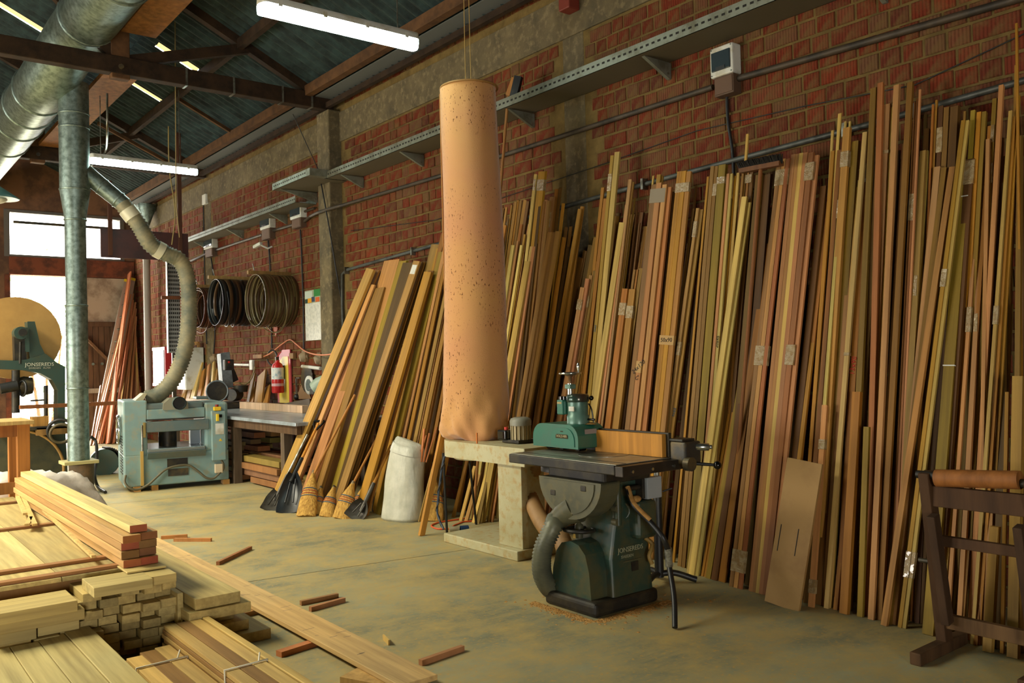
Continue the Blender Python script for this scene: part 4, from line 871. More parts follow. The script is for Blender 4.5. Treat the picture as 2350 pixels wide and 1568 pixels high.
MB().box(mc+Vector((-.07,.07,.06)), mc+Vector((.0,.125,.155))).build('terminal_box', GREEN2, t, .006)
MB().lathe([(.032,0),(.032,.02)], mc+Vector((-.035,.10,.156)), 14).build('selector_knob', BALL, t)
MB().box(mc+Vector((-.0715,.078,.13)), mc+Vector((-.07,.12,.142))).build('box_label', paint('label_tan', lin(160,140,90), .6), t)
MB().box(mc+Vector((-.068,-.035,.085)), mc+Vector((-.062,.012,.115))).build('motor_label', WHITE, t)
MB().ball(mc+Vector((.05,-.075,.165)), .016, 12, 8).build('side_knob', BALL, t)
MB().tube([mc+Vector((.02,-.06,.03)), mc+Vector((.03,-.12,.03))], .007, 8).build('clamp_lever', BALL, t)
MB().tube(curve([mc+Vector((.04,-.06,.13)), mc+Vector((.05,-.075,.09)), mc+Vector((.055,-.085,.01))], 5), .005, 8).build('motor_lead', BALL, t)
pc = mc+Vector((-.02,.045,0))
MB().tube([pc, pc+Vector((0,0,.26))], .02, 14).build('post', CHROME, t)
MB().box(pc+Vector((-.026,-.026,.225)), pc+Vector((.026,.026,.255))).build('post_collar', GREEN3, t, .005)
MB().lathe([(.014,.25),(.014,.3),(.03,.315)], pc, 14).build('spindle', paint('red_primer', lin(140,112,84), .3, .7), t)
wz = pc+Vector((0,0,.325))
MB().torus(wz, .066, .0075, (0,0,1), 30, 8).build('handwheel_rim', CHROME, t)
MB().lathe([(.064,-.003),(.03,-.012),(.03,-.006),(.064,.003)], wz, 24, caps=False).build('handwheel_web', STEEL, t)
MB().lathe([(.005,0),(.006,.015),(.012,.04),(.011,.055),(.004,.068)], wz+Vector((.02,-.06,0)), 12).build('handle', CHROME, t)
MB().box(mc+Vector((-.08,-.02,.001)), mc+Vector((-.066,.12,.003))).build('dust_film', DUST, t)
MB().grid([[mc+Vector((.03+.04*math.cos(a)*k, -.075+.05*math.sin(a)*k, .012*(1-k)+.001)) for a in [2*math.pi*i/12 for i in range(12)]] for k in (1,.6,.05)], True).build('dust_heap', DUST, t)
# sawdust drifts round the base
r3 = random.Random(4); dm = MB()
for i in range(1500):
    side = r3.random()
    if side < .5: p = (3.41-abs(r3.gauss(0,.035)), r3.uniform(3.6,4.15))
    elif side < .9: p = (r3.uniform(3.4,4.02), 3.61-abs(r3.gauss(0,.035)))
    else: p = (r3.uniform(3.2,4.3), r3.uniform(3.3,4.3))
    if 3.43 < p[0] < 3.97 and 3.63 < p[1] < 4.08: continue
    s = r3.uniform(.003,.012); dm.lathe([(s,0),(s*.5,s*.3),(.001,s*.4)], (p[0],p[1],0.0), 5)
d = dm.build('sawdust', DUST); tag(d, 'orange sawdust drifted around the moulder base', 'sawdust'); d['kind'] = 'stuff'
# ---- roller stand behind the moulder
b = fl(1514,1338); t = thing('support_stand', 'black telescopic support stand on a three-legged foot behind the moulder', 'stand', (b.x,b.y,0))
MB().tube([(0,0,.04),(0,0,.62)], .03, 16).build('outer_tube', BLACK, t)
MB().tube([(0,0,.6),(0,0,.86)], .02, 14).build('inner_tube', STEEL, t)
MB().tube([(.03,-.02,.6),(.08,-.06,.62)], .006, 8).build('clamp_screw', BLACK, t)
for k in range(3):
    a = 2*math.pi*k/3-.75; dd = Vector((math.cos(a), math.sin(a), 0))
    MB().tube(curve([Vector((0,0,.06)), dd*.1+Vector((0,0,.065)), dd*.24+Vector((0,0,.02))], 5), [.02]*11, 10).build('foot', BLACK, t)
MB().box((-.04,-.14,.85), (.04,.14,.88)).build('head', BLACK, t, .005)

# ================================================================ DUST COLLECTOR
CREAM = paint('cream_enamel', lin(182,176,140), .5, 0, lin(168,158,118), 4, .45, .7, 0, .4, lin(172,146,98))
t = thing('dust_collector', 'cream dust collector on a plate base carrying the tall cloth bag', 'machine', (4.3,5.5,0)); l = Loc(t)
MB().box(*LB((3.99,5.04,.0),(4.62,6.02,.075))).build('base_plate', CREAM, t, .008)
MB().box(*LB((4.06,5.06,.075),(4.12,5.35,.70))).build('column', CREAM, t, .004)
MB().box(*LB((4.12,5.08,.075),(4.3,5.11,.70))).build('column_rib', CREAM, t)
out = []
for i in range(15):
    a = math.pi*i/14; out.append((4.32-.29*math.cos(a)*-1*-1, 5.95+.29*math.sin(a)))
poly = [(4.03,4.98),(4.03,5.95)]+[(4.32+.29*math.cos(math.pi-math.pi*i/14), 5.95+.29*math.sin(math.pi-math.pi*i/14)) for i in range(1,14)]+[(4.61,5.95),(4.61,4.98)]
MB().prism([(p[0]-4.3, p[1]-5.5) for p in poly], (0,0,.135), (0,0,.70), (1,0,0), (0,1,0)).build('fan_housing', CREAM, t, .008)
MB().lathe([(.2,-.03),(.21,-.025),(.21,0)], l((4.32,5.95,.70)), 28).build('outlet_ring', CREAM, t)
BAGM = None
m_, nt_, p_ = nodes('felt_bag'); v_ = coords(nt_, (1,1,1), False); vv = coords(nt_, (1,1,.45), False)
c_ = mix(nt_, noise(nt_, v_, 1.3, 3, .5, .35, .65), lin(200,150,92), lin(196,138,96))
sp1 = noise(nt_, vv, 80, 2, .5, .63, .69); sp2 = noise(nt_, v_, 1.6, 2, .5, .4, .52)
ml_ = N(nt_, 'ShaderNodeMath', operation='MULTIPLY'); nt_.links.new(sp1, ml_.inputs[0]); nt_.links.new(sp2, ml_.inputs[1])
c_ = mix(nt_, ml_.outputs[0], c_, lin(104,62,34)); nt_.links.new(c_, p_.inputs['Base Color']); p_.inputs['Roughness'].default_value = .95
p_.inputs['Sheen Weight'].default_value = .3; p_.inputs['Specular IOR Level'].default_value = .1; bump(nt_, p_, noise(nt_, v_, 160, 2), .25, .004); BAGM = m_
bag = MB(); rows = []; nS = 64
prof = [(.80,.10),(.83,.19),(.86,.245),(.92,.275),(1.0,.283),(1.15,.28),(1.4,.272),(1.8,.263),(2.2,.257),(2.7,.25),(3.2,.244),(3.5,.241),(3.70,.238),(3.80,.24),(3.82,.24)]
P2 = []
for (z0,r0),(z1,r1) in zip(prof, prof[1:]):
    k = 4
    for i in range(k): P2.append((z0+(z1-z0)*i/k, r0+(r1-r0)*i/k))
P2.append(prof[-1])
for z_, r_ in P2:
    row = []
    for j in range(nS):
        a = 2*math.pi*j/nS; low = max(0, 1-(z_-.8)/.55); hi = max(0, 1-(3.82-z_)/.7) if z_ < 3.8 else 0
        w = low*(.12*math.sin(3*a+z_*7)+.10*math.sin(7*a-z_*11)+.05*math.sin(13*a+z_*21))+hi*(.025*math.sin(6*a)+.02*math.sin(11*a+1))*min(1,(3.82-z_)*6)+.012*math.sin(2*a+z_*1.7)
        R_ = r_*(1+w*.7); 
        row.append(l((4.31+.0*z_+R_*math.cos(a), 5.95+.02*math.sin(z_*2)+R_*math.sin(a), z_+low*.03*math.sin(4*a+1)+(z_ < 1.0)*.03*math.cos(a-1.8))))
    rows.append(row)
bag.grid(rows, True)
bo = bag.build('filter_bag', BAGM, t); bo['label'] = 'tall peach-coloured felt bag with dark specks'
MB().torus(l((4.31,5.95,3.82)), .242, .009, (0,0,1), 40, 8).build('bag_hoop', paint('hoop', lin(150,110,56), .7), bo)
sm = [l((4.31-.262*math.cos(-.9)*1.0, 5.95+.262*math.sin(.9)*1.0, z_)) for z_ in (.95,1.4,1.9,2.4,2.9,3.4,3.8)]
MB().tube(sm, .006, 6).build('bag_seam', paint('seam', lin(170,120,66), .9), bo)
for dy in (-.03,.05): MB().tube([l((4.31,5.95+dy,3.6)), l((4.31,5.95+dy*.8,6.0))], .004, 6).build('hanging_cord', paint('cord', lin(170,140,80), .9), bo)
mc = l((4.30,5.36,.84))
MB().box(mc+Vector((-.09,-.09,0)), mc+Vector((.09,.12,.025))).build('motor_foot', IRON, t, .004)
MB().lathe([(.075,.02),(.075,.14)], mc+Vector((0,-.01,0)), 24).build('motor_body', paint('motor_tan', lin(168,150,110), .5, .2), t)
for k in range(16):
    a = 2*math.pi*k/16; c = mc+Vector((.078*math.cos(a), -.01+.078*math.sin(a), 0)); MB().box(c+Vector((-.004,-.004,.025)), c+Vector((.004,.004,.135))).build('cooling_fin', paint('fin', lin(150,140,110), .5, .3), t)
MB().lathe([(.086,.135),(.087,.17),(.078,.19),(.05,.2)], mc+Vector((0,-.01,0)), 24).build('fan_cover', paint('cover_grey', lin(130,128,112), .5), t)
MB().box(mc+Vector((-.11,.05,.02)), mc+Vector((-.01,.16,.1))).build('switch_block', BALL, t, .012)
MB().lathe([(.016,0),(.016,.02)], mc+Vector((-.06,.1,.1)), 12).build('stop_button', paint('red_button', lin(190,40,26), .4), t)
MB().box(l((4.05,5.6,.835)), l((4.06,5.61,.92))).build('pin', WOOD, t, color=lin(200,120,60))
TANH = paint('ribbed_hose_sand', lin(160,122,76), .6, 0, lin(132,100,62), 4)
hose(MB(), [l(p) for p in [(4.22,5.06,.72), wl(1212,1120,4.22), wl(1236,1185,4.1), wl(1262,1222,3.98), wl(1290,1240,3.86), (3.72,4.16,.08)]], .056, .022, .22, 16).build('suction_hose', TANH, t)
for a0, a1, r_ in ((wl(1017,1040,4.12), fl(1026,1228), .011), (wl(1078,1062,4.4), fl(1093,1204), .011)):
    MB().tube([l(a0), l(a1)], r_, 8).build('leg_rod', BLACK, t)
tw = [l(p) for p in curve([wl(1036,1022,4.1), wl(1020,1050,4.08), wl(1012,1090,4.06), wl(1006,1140,4.04), wl(1004,1180,4.02), wl(1018,1215,4.0)], 5)]
MB().tube(tw, .009, 8).build('twisted_wire', paint('blue_black_wire', lin(44,56,70), .5), t)
MB().tube([p+Vector((.01*math.sin(i*1.3), .012*math.cos(i*1.3), 0)) for i, p in enumerate(tw)], .006, 6).build('twisted_wire', BLACK, t)
# wooden strip propped beside the bag
A = fl(967,1230); B = wl(1034,905,A.x+.3)
o = board_obj(A, B, .032, .05, WOOD, lin(198,142,62), 'propped_strip'); tag(o, 'single golden timber strip propped in front of the dust bag', 'board')
A = fl(962,1198); B = wl(1030,930,A.x+.35)
o = board_obj(A, B, .014, .02, WOOD, lin(204,170,100), 'propped_strip'); tag(o, 'thin pale lath behind the golden strip by the dust bag', 'board')
# extension lead on the floor
q = [(1068,1190),(1040,1194),(1004,1200),(990,1207),(1004,1214),(1030,1214)]
t = thing('extension_lead', 'orange extension lead looped on the floor left of the collector base', 'cord', tuple(fl(1030,1206)))
l = Loc(t); MB().tube([l(fl(*p, .008)) for p in curve([(x,y,0) for x,y in q], 5) for p in [(p.x,p.y)]], .007, 8).build('cord', paint('orange_cord', lin(214,84,36), .5), t)
MB().tube([l(fl(*p, .008)) for p in ((1088,1196),(1062,1198),(1042,1206),(1036,1212))], .007, 8).build('cord', paint('orange_cord2', lin(214,84,36), .5), t)
MB().tube([l(fl(1034,1216,.03)), l(fl(1056,1216,.03))], .03, 14).build('plug_body', paint('plug_grey', lin(150,140,110), .5), t)
MB().tube([l(fl(1056,1216,.03)), l(fl(1074,1214,.03))], .033, 14).build('plug_socket', paint('plug_blue', lin(40,70,110), .4), t)

# ================================================================ THICKNESSER (blue-grey planer)
BLUE = paint('blue_grey_enamel', lin(122,150,148), .45, 0, lin(112,138,136), 3, .4, .65, 0, .5, lin(136,142,124))
BLUED = paint('blue_grey_dark', lin(86,104,104), .45, .1, lin(104,108,98), 4)
A = fl(286,1132); B = fl(526,1111); rz = math.atan2(B.y-A.y, B.x-A.x); Wd = (B-A).length
t = thing('thickness_planer', 'blue-grey thickness planer with open throat, standing under the ribbed hose', 'machine', (A.x,A.y,0), rz); l = Loc(t)
S = Wd/1420.0       # width of 1 zoom pixel
def X_(zx): return (zx-75)*S
def Z_(zz, zx=700): return .06+((1445-(zx-75)*.075)-zz)*S*1.02
D = .95
MB().box((0,0,.06), (Wd,D,Z_(960))).build('lower_body', BLUE, t, .015)
MB().box((0,0,Z_(960)-.01), (X_(385),D,Z_(250,100))).build('left_tower', BLUE, t, .015)
MB().box((X_(1165),0,Z_(960)-.01), (Wd,D,Z_(215,1450))).build('right_tower', BLUE, t, .03)
MB().box((X_(380),.0,Z_(480)), (X_(1170),D,Z_(335))).build('top_bridge', BLUE, t, .01)
MB().box((X_(360),-.02,Z_(655)), (X_(1225),.06,Z_(505))).build('throat_bar', BLUED, t, .01)
MB().box((X_(362),-.004,Z_(492)), (X_(1155),.004,Z_(470))).build('throat_gap', IRON, t)
MB().box((X_(375),-.03,Z_(935)), (X_(1165),D-.05,Z_(885))).build('table', paint('table_steel', lin(150,160,160), .25, .8), t, .006)
MB().prism([(0,0),(.06,0),(0,-.08)], (X_(1165)-X_(375),0,0), (X_(375),-.03,Z_(935)), (0,-1,0), (0,0,1)).build('table_apron', BLUED, t)
MB().lathe([(.11,0),(.11,Z_(650)-Z_(880))], (X_(705),.4,Z_(885)), 24).build('lift_column', DARKST, t)
MB().box((X_(1010),.3,Z_(880)), (X_(1150),.42,Z_(640))).build('inner_guard', paint('pale_blue', lin(150,164,176), .4), t)
MB().box((X_(360),.02,Z_(350)), (X_(1155),.5,Z_(255))).build('hood', BLUED, t, .02)
MB().prism([(X_(590),Z_(350)),(X_(940),Z_(350)),(X_(930),Z_(250)),(X_(870),Z_(185)),(X_(690),Z_(185)),(X_(600),Z_(260))], (0,.32,0), (0,-.02,0), (1,0,0), (0,0,1)).build('outlet_funnel', paint('funnel_grey', lin(128,124,104), .6), t, .008)
oc = (X_(805),-.03,Z_(258))
MB().lathe([(.08,-.1),(.08,.08),(.072,.08),(.072,-.09)], oc, 24, (0,1,0), caps=False).build('outlet_port', GALV, t)
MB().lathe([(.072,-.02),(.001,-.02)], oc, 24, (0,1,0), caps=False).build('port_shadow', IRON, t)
MB().prism([(X_(200),Z_(240)),(X_(330),Z_(235)),(X_(400),Z_(110)),(X_(350),Z_(110))], (0,.4,0), (0,.1,0), (1,0,0), (0,0,1)).build('hose_inlet', paint('inlet_cream', lin(170,160,126), .6), t, .01)
MB().box((X_(1070),.1,Z_(225)), (X_(1235),.4,Z_(185))).build('top_box', BLUED, t, .008)
cb = MB().box((X_(1250),-.07,Z_(1105)), (X_(1445),.02,Z_(395))).build('control_box', BLUE, t, .008)
MB().box((X_(1300),-.074,Z_(730)), (X_(1418),-.07,Z_(575))).build('spec_label', WHITE, cb)
MB().prism([(X_(1345),Z_(830)),(X_(1392),Z_(830)),(X_(1368),Z_(790))], (0,-.003,0), (0,-.07,0), (1,0,0), (0,0,1)).build('warning_sign', paint('warn_yellow', lin(214,176,30), .5), cb)
MB().box((X_(1310),-.10,Z_(540)), (X_(1350),-.07,Z_(435))).build('switch_lever', paint('switch_yellow', lin(214,180,30), .4), cb, .006)
MB().box((X_(1355),-.085,Z_(490)), (X_(1395),-.07,Z_(445))).build('dial', BALL, cb, .004)
MB().box((X_(1285),-.075,Z_(390)), (X_(1385),.0,Z_(335))).build('stop_base', paint('stop_yellow', lin(214,176,30), .4), t, .006)
MB().lathe([(.018,0),(.022,.015),(.02,.028)], (X_(1332),-.03,Z_(335)), 14).build('stop_button', paint('stop_red', lin(130,30,24), .4), t)
MB().box((X_(640),-.004,Z_(1160)), (X_(918),.01,Z_(1040))).build('vent_panel', IRON, t)
MB().box((X_(650),-.008,Z_(1285)), (X_(925),.01,Z_(1185))).build('badge_plate', DARKST, t)
MB().box((X_(285),-.03,Z_(1385)), (X_(325),.0,Z_(905))).build('scale_strip', WOOD, t, color=lin(190,160,90))
MB().tube([(X_(312),-.02,Z_(905)), (X_(312),-.02,Z_(545))], .012, 8).build('scale_rod', STEEL, t)
MB().box((X_(325),-.03,Z_(720)), (X_(362),.02,Z_(510))).build('guide_block', paint('brass_block', lin(130,112,60), .6), t, .005)
hwc = (-.03,.42,Z_(670,60))
MB().torus(hwc, .17, .02, (1,0,0), 28, 8).build('handwheel_rim', CHROME, t)
MB().lathe([(.03,0),(.03,.05)], hwc, 14, (1,0,0)).build('handwheel_hub', DARKST, t)
for k in range(3):
    a = 2*math.pi*k/3; MB().tube([hwc, (hwc[0], hwc[1]+.17*math.cos(a), hwc[2]+.17*math.sin(a))], .012, 8).build('handwheel_spoke', CHROME, t)
vs = MB()
for c in range(2):
    for k in range(14): vs.box((-.004,.2+c*.22,.2+k*.035), (.002,.34+c*.22,.215+k*.035))
vs.build('vent_louvres', IRON, t)
cb = [(X_(1380),-.03,Z_(1110)),(X_(1405),-.04,Z_(1160)),(X_(1405),-.04,Z_(1240)),(X_(1340),-.05,Z_(1300)),(X_(1260),-.05,Z_(1360)),(X_(1160),-.05,Z_(1340)),(X_(1050),-.04,Z_(1240)),(X_(930),-.03,Z_(1150)),(X_(780),-.03,Z_(1140)),(X_(620),-.03,Z_(1180)),(X_(500),-.04,Z_(1270)),(X_(380),-.05,Z_(1370)),(X_(240),-.06,Z_(1425)),(X_(130),-.07,Z_(1390)),(X_(75),-.05,Z_(1310)),(X_(90),-.02,Z_(1220))]
MB().tube(curve(cb, 4), .014, 8).build('power_cable', paint('dusty_cable', lin(92,86,64), .6), t)
MB().box((X_(1285),-.06,Z_(1290)), (X_(1400),.0,Z_(1160))).build('plug_box', paint('plug_cream', lin(196,180,150), .5), t, .01)
for x in (X_(200), X_(430), X_(1415)): MB().box((x,.0,0), (x+.075,.2,.062)).build('wood_foot', SAWN, t, color=lin(176,132,70))
for x in (X_(200), X_(1415)): MB().box((x,.7,0), (x+.075,.9,.062)).build('wood_foot', SAWN, t, color=lin(176,132,70))
# a lath lying across behind, at planer height
solo(MB().beam(wy(45,935,12.4), wy(338,922,12.6), .05, .05), 'cross_lath', WOOD, 'long brown lath resting level from bandsaw table to planer top', 'lath', None, 0, lin(140,88,52))

# ================================================================ WORKBENCH UNDER THE WALL
t = thing('workbench', 'long workbench with a grey metal-covered top along the brick wall', 'bench', (4.5,8.9,0)); l = Loc(t)
MB().box(*LB((4.02,8.95,.82),(5.24,15.6,.86))).build('top', paint('bench_sheet', lin(170,180,186), .3, .35, lin(140,146,148), 5), t, .004)
MB().box(*LB((4.06,9.0,.72),(4.11,15.5,.82))).build('front_rail', WOODR, t, color=lin(92,70,48))
MB().box(*LB((4.12,9.0,.72),(5.2,9.05,.82))).build('end_rail', WOODR, t, color=lin(110,84,54))
for y in (9.35,10.9,13.4):
    MB().box(*LB((4.06,y,0),(4.16,y+.1,.72))).build('leg', WOODR, t, color=lin(104,88,70))
    MB().box(*LB((5.08,y,0),(5.18,y+.1,.72))).build('leg', WOODR, t, color=lin(104,88,70))
solo(MB().box((4.86,10.6,.861),(4.95,15.3,.96)), 'bench_fence', WOOD, 'pale timber fence beam lying along the workbench top', 'beam', None, .003, lin(216,186,158))
solo(MB().tube([(4.75,9.35,.885),(4.95,9.12,.885)], .025, 14), 'steel_tube', CHROME, 'short shiny steel tube lying at the near end of the workbench', 'tube')
# sheet-metal offcut leaning at bench back
q = [wl(632,930,5.2), wl(710,915,5.2), wl(712,958,5.15), wl(632,948,5.15)]
mb = MB(); mb.add([p for p in q]+[p+Vector((.006,0,0)) for p in q], ((0,1,2,3),(7,6,5,4),(0,4,5,1),(1,5,6,2),(2,6,7,3),(3,7,4,0)))
solo(mb, 'sheet_offcut', paint('dull_sheet', lin(112,100,88), .55, .3), 'grey-brown metal sheet leaning against wall at the bench end', 'sheet')
# timber stored under the bench
rb = random.Random(21); k = 0
for row in range(7):
    for colm in range(5):
        y0 = 11.2+rb.uniform(-.25,.25) if colm < 3 else 9.7+rb.uniform(-.2,.2)
        if colm >= 3 and row > 3: continue
        x = 4.18+(colm % 3)*.26+rb.uniform(-.03,.03); z_ = .02+row*.085
        w = rb.uniform(.12,.22); h_ = rb.uniform(.05,.08)
        o = MB().box((x,y0,z_), (x+w,y0+rb.uniform(1.2,2.0),z_+h_))
        lab = '%s offcut under the bench, %s row up, %s from front of %s pile' % (rb.choice(('brown','tan')), ORD[row], ORD[colm % 3], 'farther' if colm < 3 else 'nearer')
        solo(o, 'bench_offcut', SAWN, lab, 'offcut', 'offcuts stored under the bench', .004, lin(*[c*rb.uniform(.8,1.1) for c in (150,112,64)])); k += 1
for i, (y0, x0, z_, L) in enumerate(((9.0,4.2,0,.7),(9.05,4.22,.075,.8),(8.95,4.42,0,.9))):
    solo(MB().box((x0,y0,z_), (x0+.16,y0+L,z_+.07)), 'floor_offcut', SAWN, ('lower','upper','inner')[i]+' timber offcut on the floor under the near bench end', 'offcut', 'floor offcuts at the bench end', .004, lin(150,116,66))
# chop saw
q = fl(525,925,.86); t = thing('radial_saw', 'grey swing saw with a tall arm and black blade guard on the bench', 'saw', (4.75,13.1,.86)); l = Loc(t)
def S3(px, py, Y=12.9): return l(wy(px, py, Y))
SAWB = paint('saw_blue_grey', lin(112,122,126), .4, .1, lin(84,90,92), 5)
MB().prism([(S3(506,812).x,S3(506,812).z),(S3(527,808).x,S3(527,808).z),(S3(536,890).x,S3(536,890).z),(S3(512,890).x,S3(512,890).z)], (0,.16,0), (0,-.2,0), (1,0,0), (0,0,1)).build('arm', SAWB, t, .015)
MB().prism([(S3(529,815).x,S3(529,815).z),(S3(533,815).x,S3(533,815).z),(S3(556,872).x,S3(556,872).z),(S3(540,880).x,S3(540,880).z)], (0,.1,0), (0,-.05,0), (1,0,0), (0,0,1)).build('brace', IRON, t, .008)
c = S3(497,898); MB().lathe([(.15,-.03),(.16,0),(.15,.03)], c, 28, (.15,1,0)).build('blade_guard', IRON, t)
MB().torus(c+Vector((0,-.03,0)), .155, .012, (.15,1,0), 30, 8).build('guard_rim', SAWB, t)
MB().box(S3(512,838)+Vector((-.08,-.3,-.08)), S3(512,838)+Vector((.06,-.2,.08))).build('switch_case', IRON, t, .015)
for dz, cc in ((.04,(180,40,30)),(-.02,(30,30,30))): MB().lathe([(.015,0),(.015,.015)], S3(510,838)+Vector((-.01,-.3,dz)), 10, (0,-1,0)).build('button', paint('btn', lin(*cc), .4), t)
MB().lathe([(.09,-.12),(.1,-.05),(.1,.1),(.07,.14)], S3(538,906), 20, (.6,.6,0)).build('motor', IRON, t)
MB().lathe([(.1,0),(.12,.1)], S3(552,900), 16, (0,0,1)).build('turret', IRON, t)
MB().box((S3(482,922).x,-.3,0), (S3(560,922).x,.3,.1)).build('base', IRON, t, .02)
MB().tube(curve([S3(548,878), S3(560,884), S3(575,872), S3(583,852), S3(585,842)], 5), .012, 8).build('flex', paint('tan_flex', lin(120,104,66), .6), t)
# boards standing on the bench behind
rb = random.Random(9)
for i, (px0, py0, px1, py1, w, c) in enumerate(((583,860,568,930,5,'B'),(602,857,592,930,13,'B'),(612,890,606,935,5,'T'),(617,887,610,935,5,'O'),(583,880,577,928,5,'O'),
        (452,838,430,935,7,'B'),(440,845,418,935,7,'T'),(461,835,440,935,8,'P'),(468,850,455,935,6,'O'),(474,872,462,930,4,'T'),(480,838,470,905,4,'K'),(491,832,483,890,3,'P'),(498,850,490,900,4,'B'))):
    A = wl(px1, py1, 5.0); A.z = .865; B = wl(px0, py0, 5.24)
    if A.x > B.x-.02: A.x = B.x-.02
    p0 = pr(B); kY = abs(pr(B+Vector((0,.1,0)))[0]-p0[0])/.1
    o = board_obj(A, B, w/kY, .03, WOOD, lin(*PAL[c]), 'bench_board')
    tag(o, '%s short board standing on the bench, %s one %s the swing saw' % (CNAME[c], ordw(i if i < 5 else i-5), 'right of' if i < 5 else 'left of'), 'board', 'short boards standing on the bench')
# framed panel hung behind the hose
q0, q1 = wl(438,790,5.24), wl(462,850,5.24)
t = thing('open_picture_frame', 'small open wooden frame leaning by the wall behind the hose', 'frame', (5.2,(q0.y+q1.y)/2,q1.z)); w = abs(q0.y-q1.y)/2; h_ = q0.z-q1.z
for a_, b_ in (((-w,0),(w,0)),((-w,h_),(w,h_)),((-w,0),(-w,h_)),((w,0),(w,h_))): MB().beam((0,a_[0],a_[1]), (0,b_[0],b_[1]), .06, .04, (1,0,0)).build('rail', WOOD, t, color=lin(170,128,76))
# ---- extinguisher, wakeboard, blades and small wall things
RED = paint('extinguisher_red', lin(176,30,26), .3)
c = wl(638,902,5.16); t = thing('fire_extinguisher', 'red fire extinguisher hung on the brick wall above the bench', 'extinguisher', (5.16,c.y,c.z))
MB().lathe([(.08,0),(.088,.015),(.088,.36),(.07,.42),(.03,.45),(.03,.48)], (0,0,0), 24).build('cylinder', RED, t)
MB().lathe([(.0895,.2),(.0895,.37)], (0,0,0), 24, caps=False).build('label', paint('ext_label', lin(206,206,196), .5, 0, lin(150,170,176), 18, .5, .6), t)
MB().lathe([(.0892,.10),(.0892,.14)], (0,0,0), 24, caps=False).build('label', paint('ext_label2', lin(190,150,150), .5), t)
MB().box((-.03,-.02,.47), (.02,.02,.53)).build('valve', DARKST, t, .005)
MB().tube([(-.01,0,.52),(.0,-.14,.6)], .008, 6).build('lever', RED, t)
MB().torus((-.02,.14,.52), .11, .011, (1,.3,0), 24, 8, .85).build('discharge_hose', BLACK, t)
MB().box((.06,-.03,.2), (.13,.03,.4)).build('wall_bracket', IRON, t)
q0, q1 = wl(652,803,5.27), wl(655,925,5.27)
t = thing('wakeboard', 'yellow board with red edges standing on the wall behind the extinguisher', 'board', (5.26,(q0.y+q1.y)/2,q1.z)); L = q0.z-q1.z; w = .24
def wb(w, z0): return [(-w,0),(w,0),(w*1.05,L*.5),(w*.95,L*.75),(w*.65,L-z0-.05),(w*.2,L-z0),(-w*.5,L-z0),(-w*.9,L-z0)]
MB().prism(wb(w,0), (.02,0,0), (0,0,0), (0,1,0), (0,0,1)).build('rail', paint('board_red', lin(176,70,74), .4), t, .004)
MB().prism(wb(w*.72,.1), (-.004,0,0), (0,0,0), (0,1,0), (0,0,1)).build('deck', paint('board_yellow', lin(206,182,70), .4), t)
for px, py, r_, lab in ((702,868,.13,'dark round saw blade hanging by the column'),):
    c = wl(px+2,870,5.25); t = thing('circular_blade', lab, 'saw blade', tuple(c)); pts = []
    for i in range(48): rr_ = .2 if i % 2 else .185; pts.append((rr_*math.cos(2*math.pi*i/48), rr_*math.sin(2*math.pi*i/48)))
    MB().prism(pts, (.005,0,0), (0,0,0), (0,1,0), (0,0,1)).build('disc', DARKST, t)
    c2 = l = None
c = wl(711,884,5.22); t = thing('grinding_disc', 'white-rimmed oval disc hanging below the dark saw blade', 'disc', tuple(c))
MB().lathe([(.13,0),(.13,.02),(.08,.02)], (0,0,0), 28, (-1,0,0)).build('rim', WHITE, t); MB().lathe([(.085,.021),(.085,.024)], (0,0,0), 24, (-1,0,0)).build('plate', GALV, t)
q = [wl(700,864,5.27), wl(708,900,5.27), wl(714,916,5.27), wl(685,916,5.27), wl(684,902,5.27)]
mb = MB(); n = len(q); mb.add(q+[p+Vector((.006,0,0)) for p in q], [tuple(range(n)), tuple(range(2*n-1,n-1,-1))]+[(i,i+n,(i+1)%n+n,(i+1)%n) for i in range(n)])
solo(mb, 'saw_plate', paint('rusty_plate', lin(140,108,76), .7, .2), 'rusty pointed metal plate hung on the wall under the blades', 'plate')
t = thing('square_tool', 'thin steel square with hooked foot hung on the wall beside the extinguisher', 'tool', tuple(wl(681,916,5.26)))
Lz = wl(681,866,5.26).z-wl(681,916,5.26).z; MB().box((-.01,-.015,.03), (.01,.015,Lz)).build('blade', STEEL, t); MB().box((-.01,-.12,Lz-.02), (.01,.015,Lz)).build('stock', STEEL, t); MB().ball((0,0,.03), .045, 10, 8).build('foot', BLACK, t)
c = wl(735,882,5.0); t = thing('work_lamp', 'pale green cone-shaped work lamp beside the concrete column', 'lamp', tuple(c))
MB().lathe([(.09,-.1),(.1,0),(.06,.18),(.03,.26)], (0,0,0), 18, (.5,-.6,.5)).build('shade', paint('pale_green', lin(140,156,136), .4), t); MB().box((-.1,.0,-.13), (.03,.12,-.05)).build('clamp', DARKST, t, .01); MB().tube([(.05,0,0),(.26,.05,-.05)], .012, 8).build('arm', DARKST, t)
for px, py, lab in ((696,818,'round grey socket on the wall under the cable near the calendar'),(489,823,'round grey socket under the far cable behind the swing saw'),(731,823,'round grey socket at the edge of the concrete column')):
    c = wl(px, py, 5.24); t = thing('wall_socket', lab, 'socket', tuple(c), 0, 'round wall sockets'); MB().lathe([(.07,0),(.07,.06),(.05,.1)], (.05,0,0), 18, (-1,.3,-.3)).build('housing', paint('socket_tan', lin(140,122,92), .6), t); MB().box((0,-.06,-.08), (.055,.06,.08)).build('back_plate', paint('socket_back', lin(120,94,60), .7), t, .005)
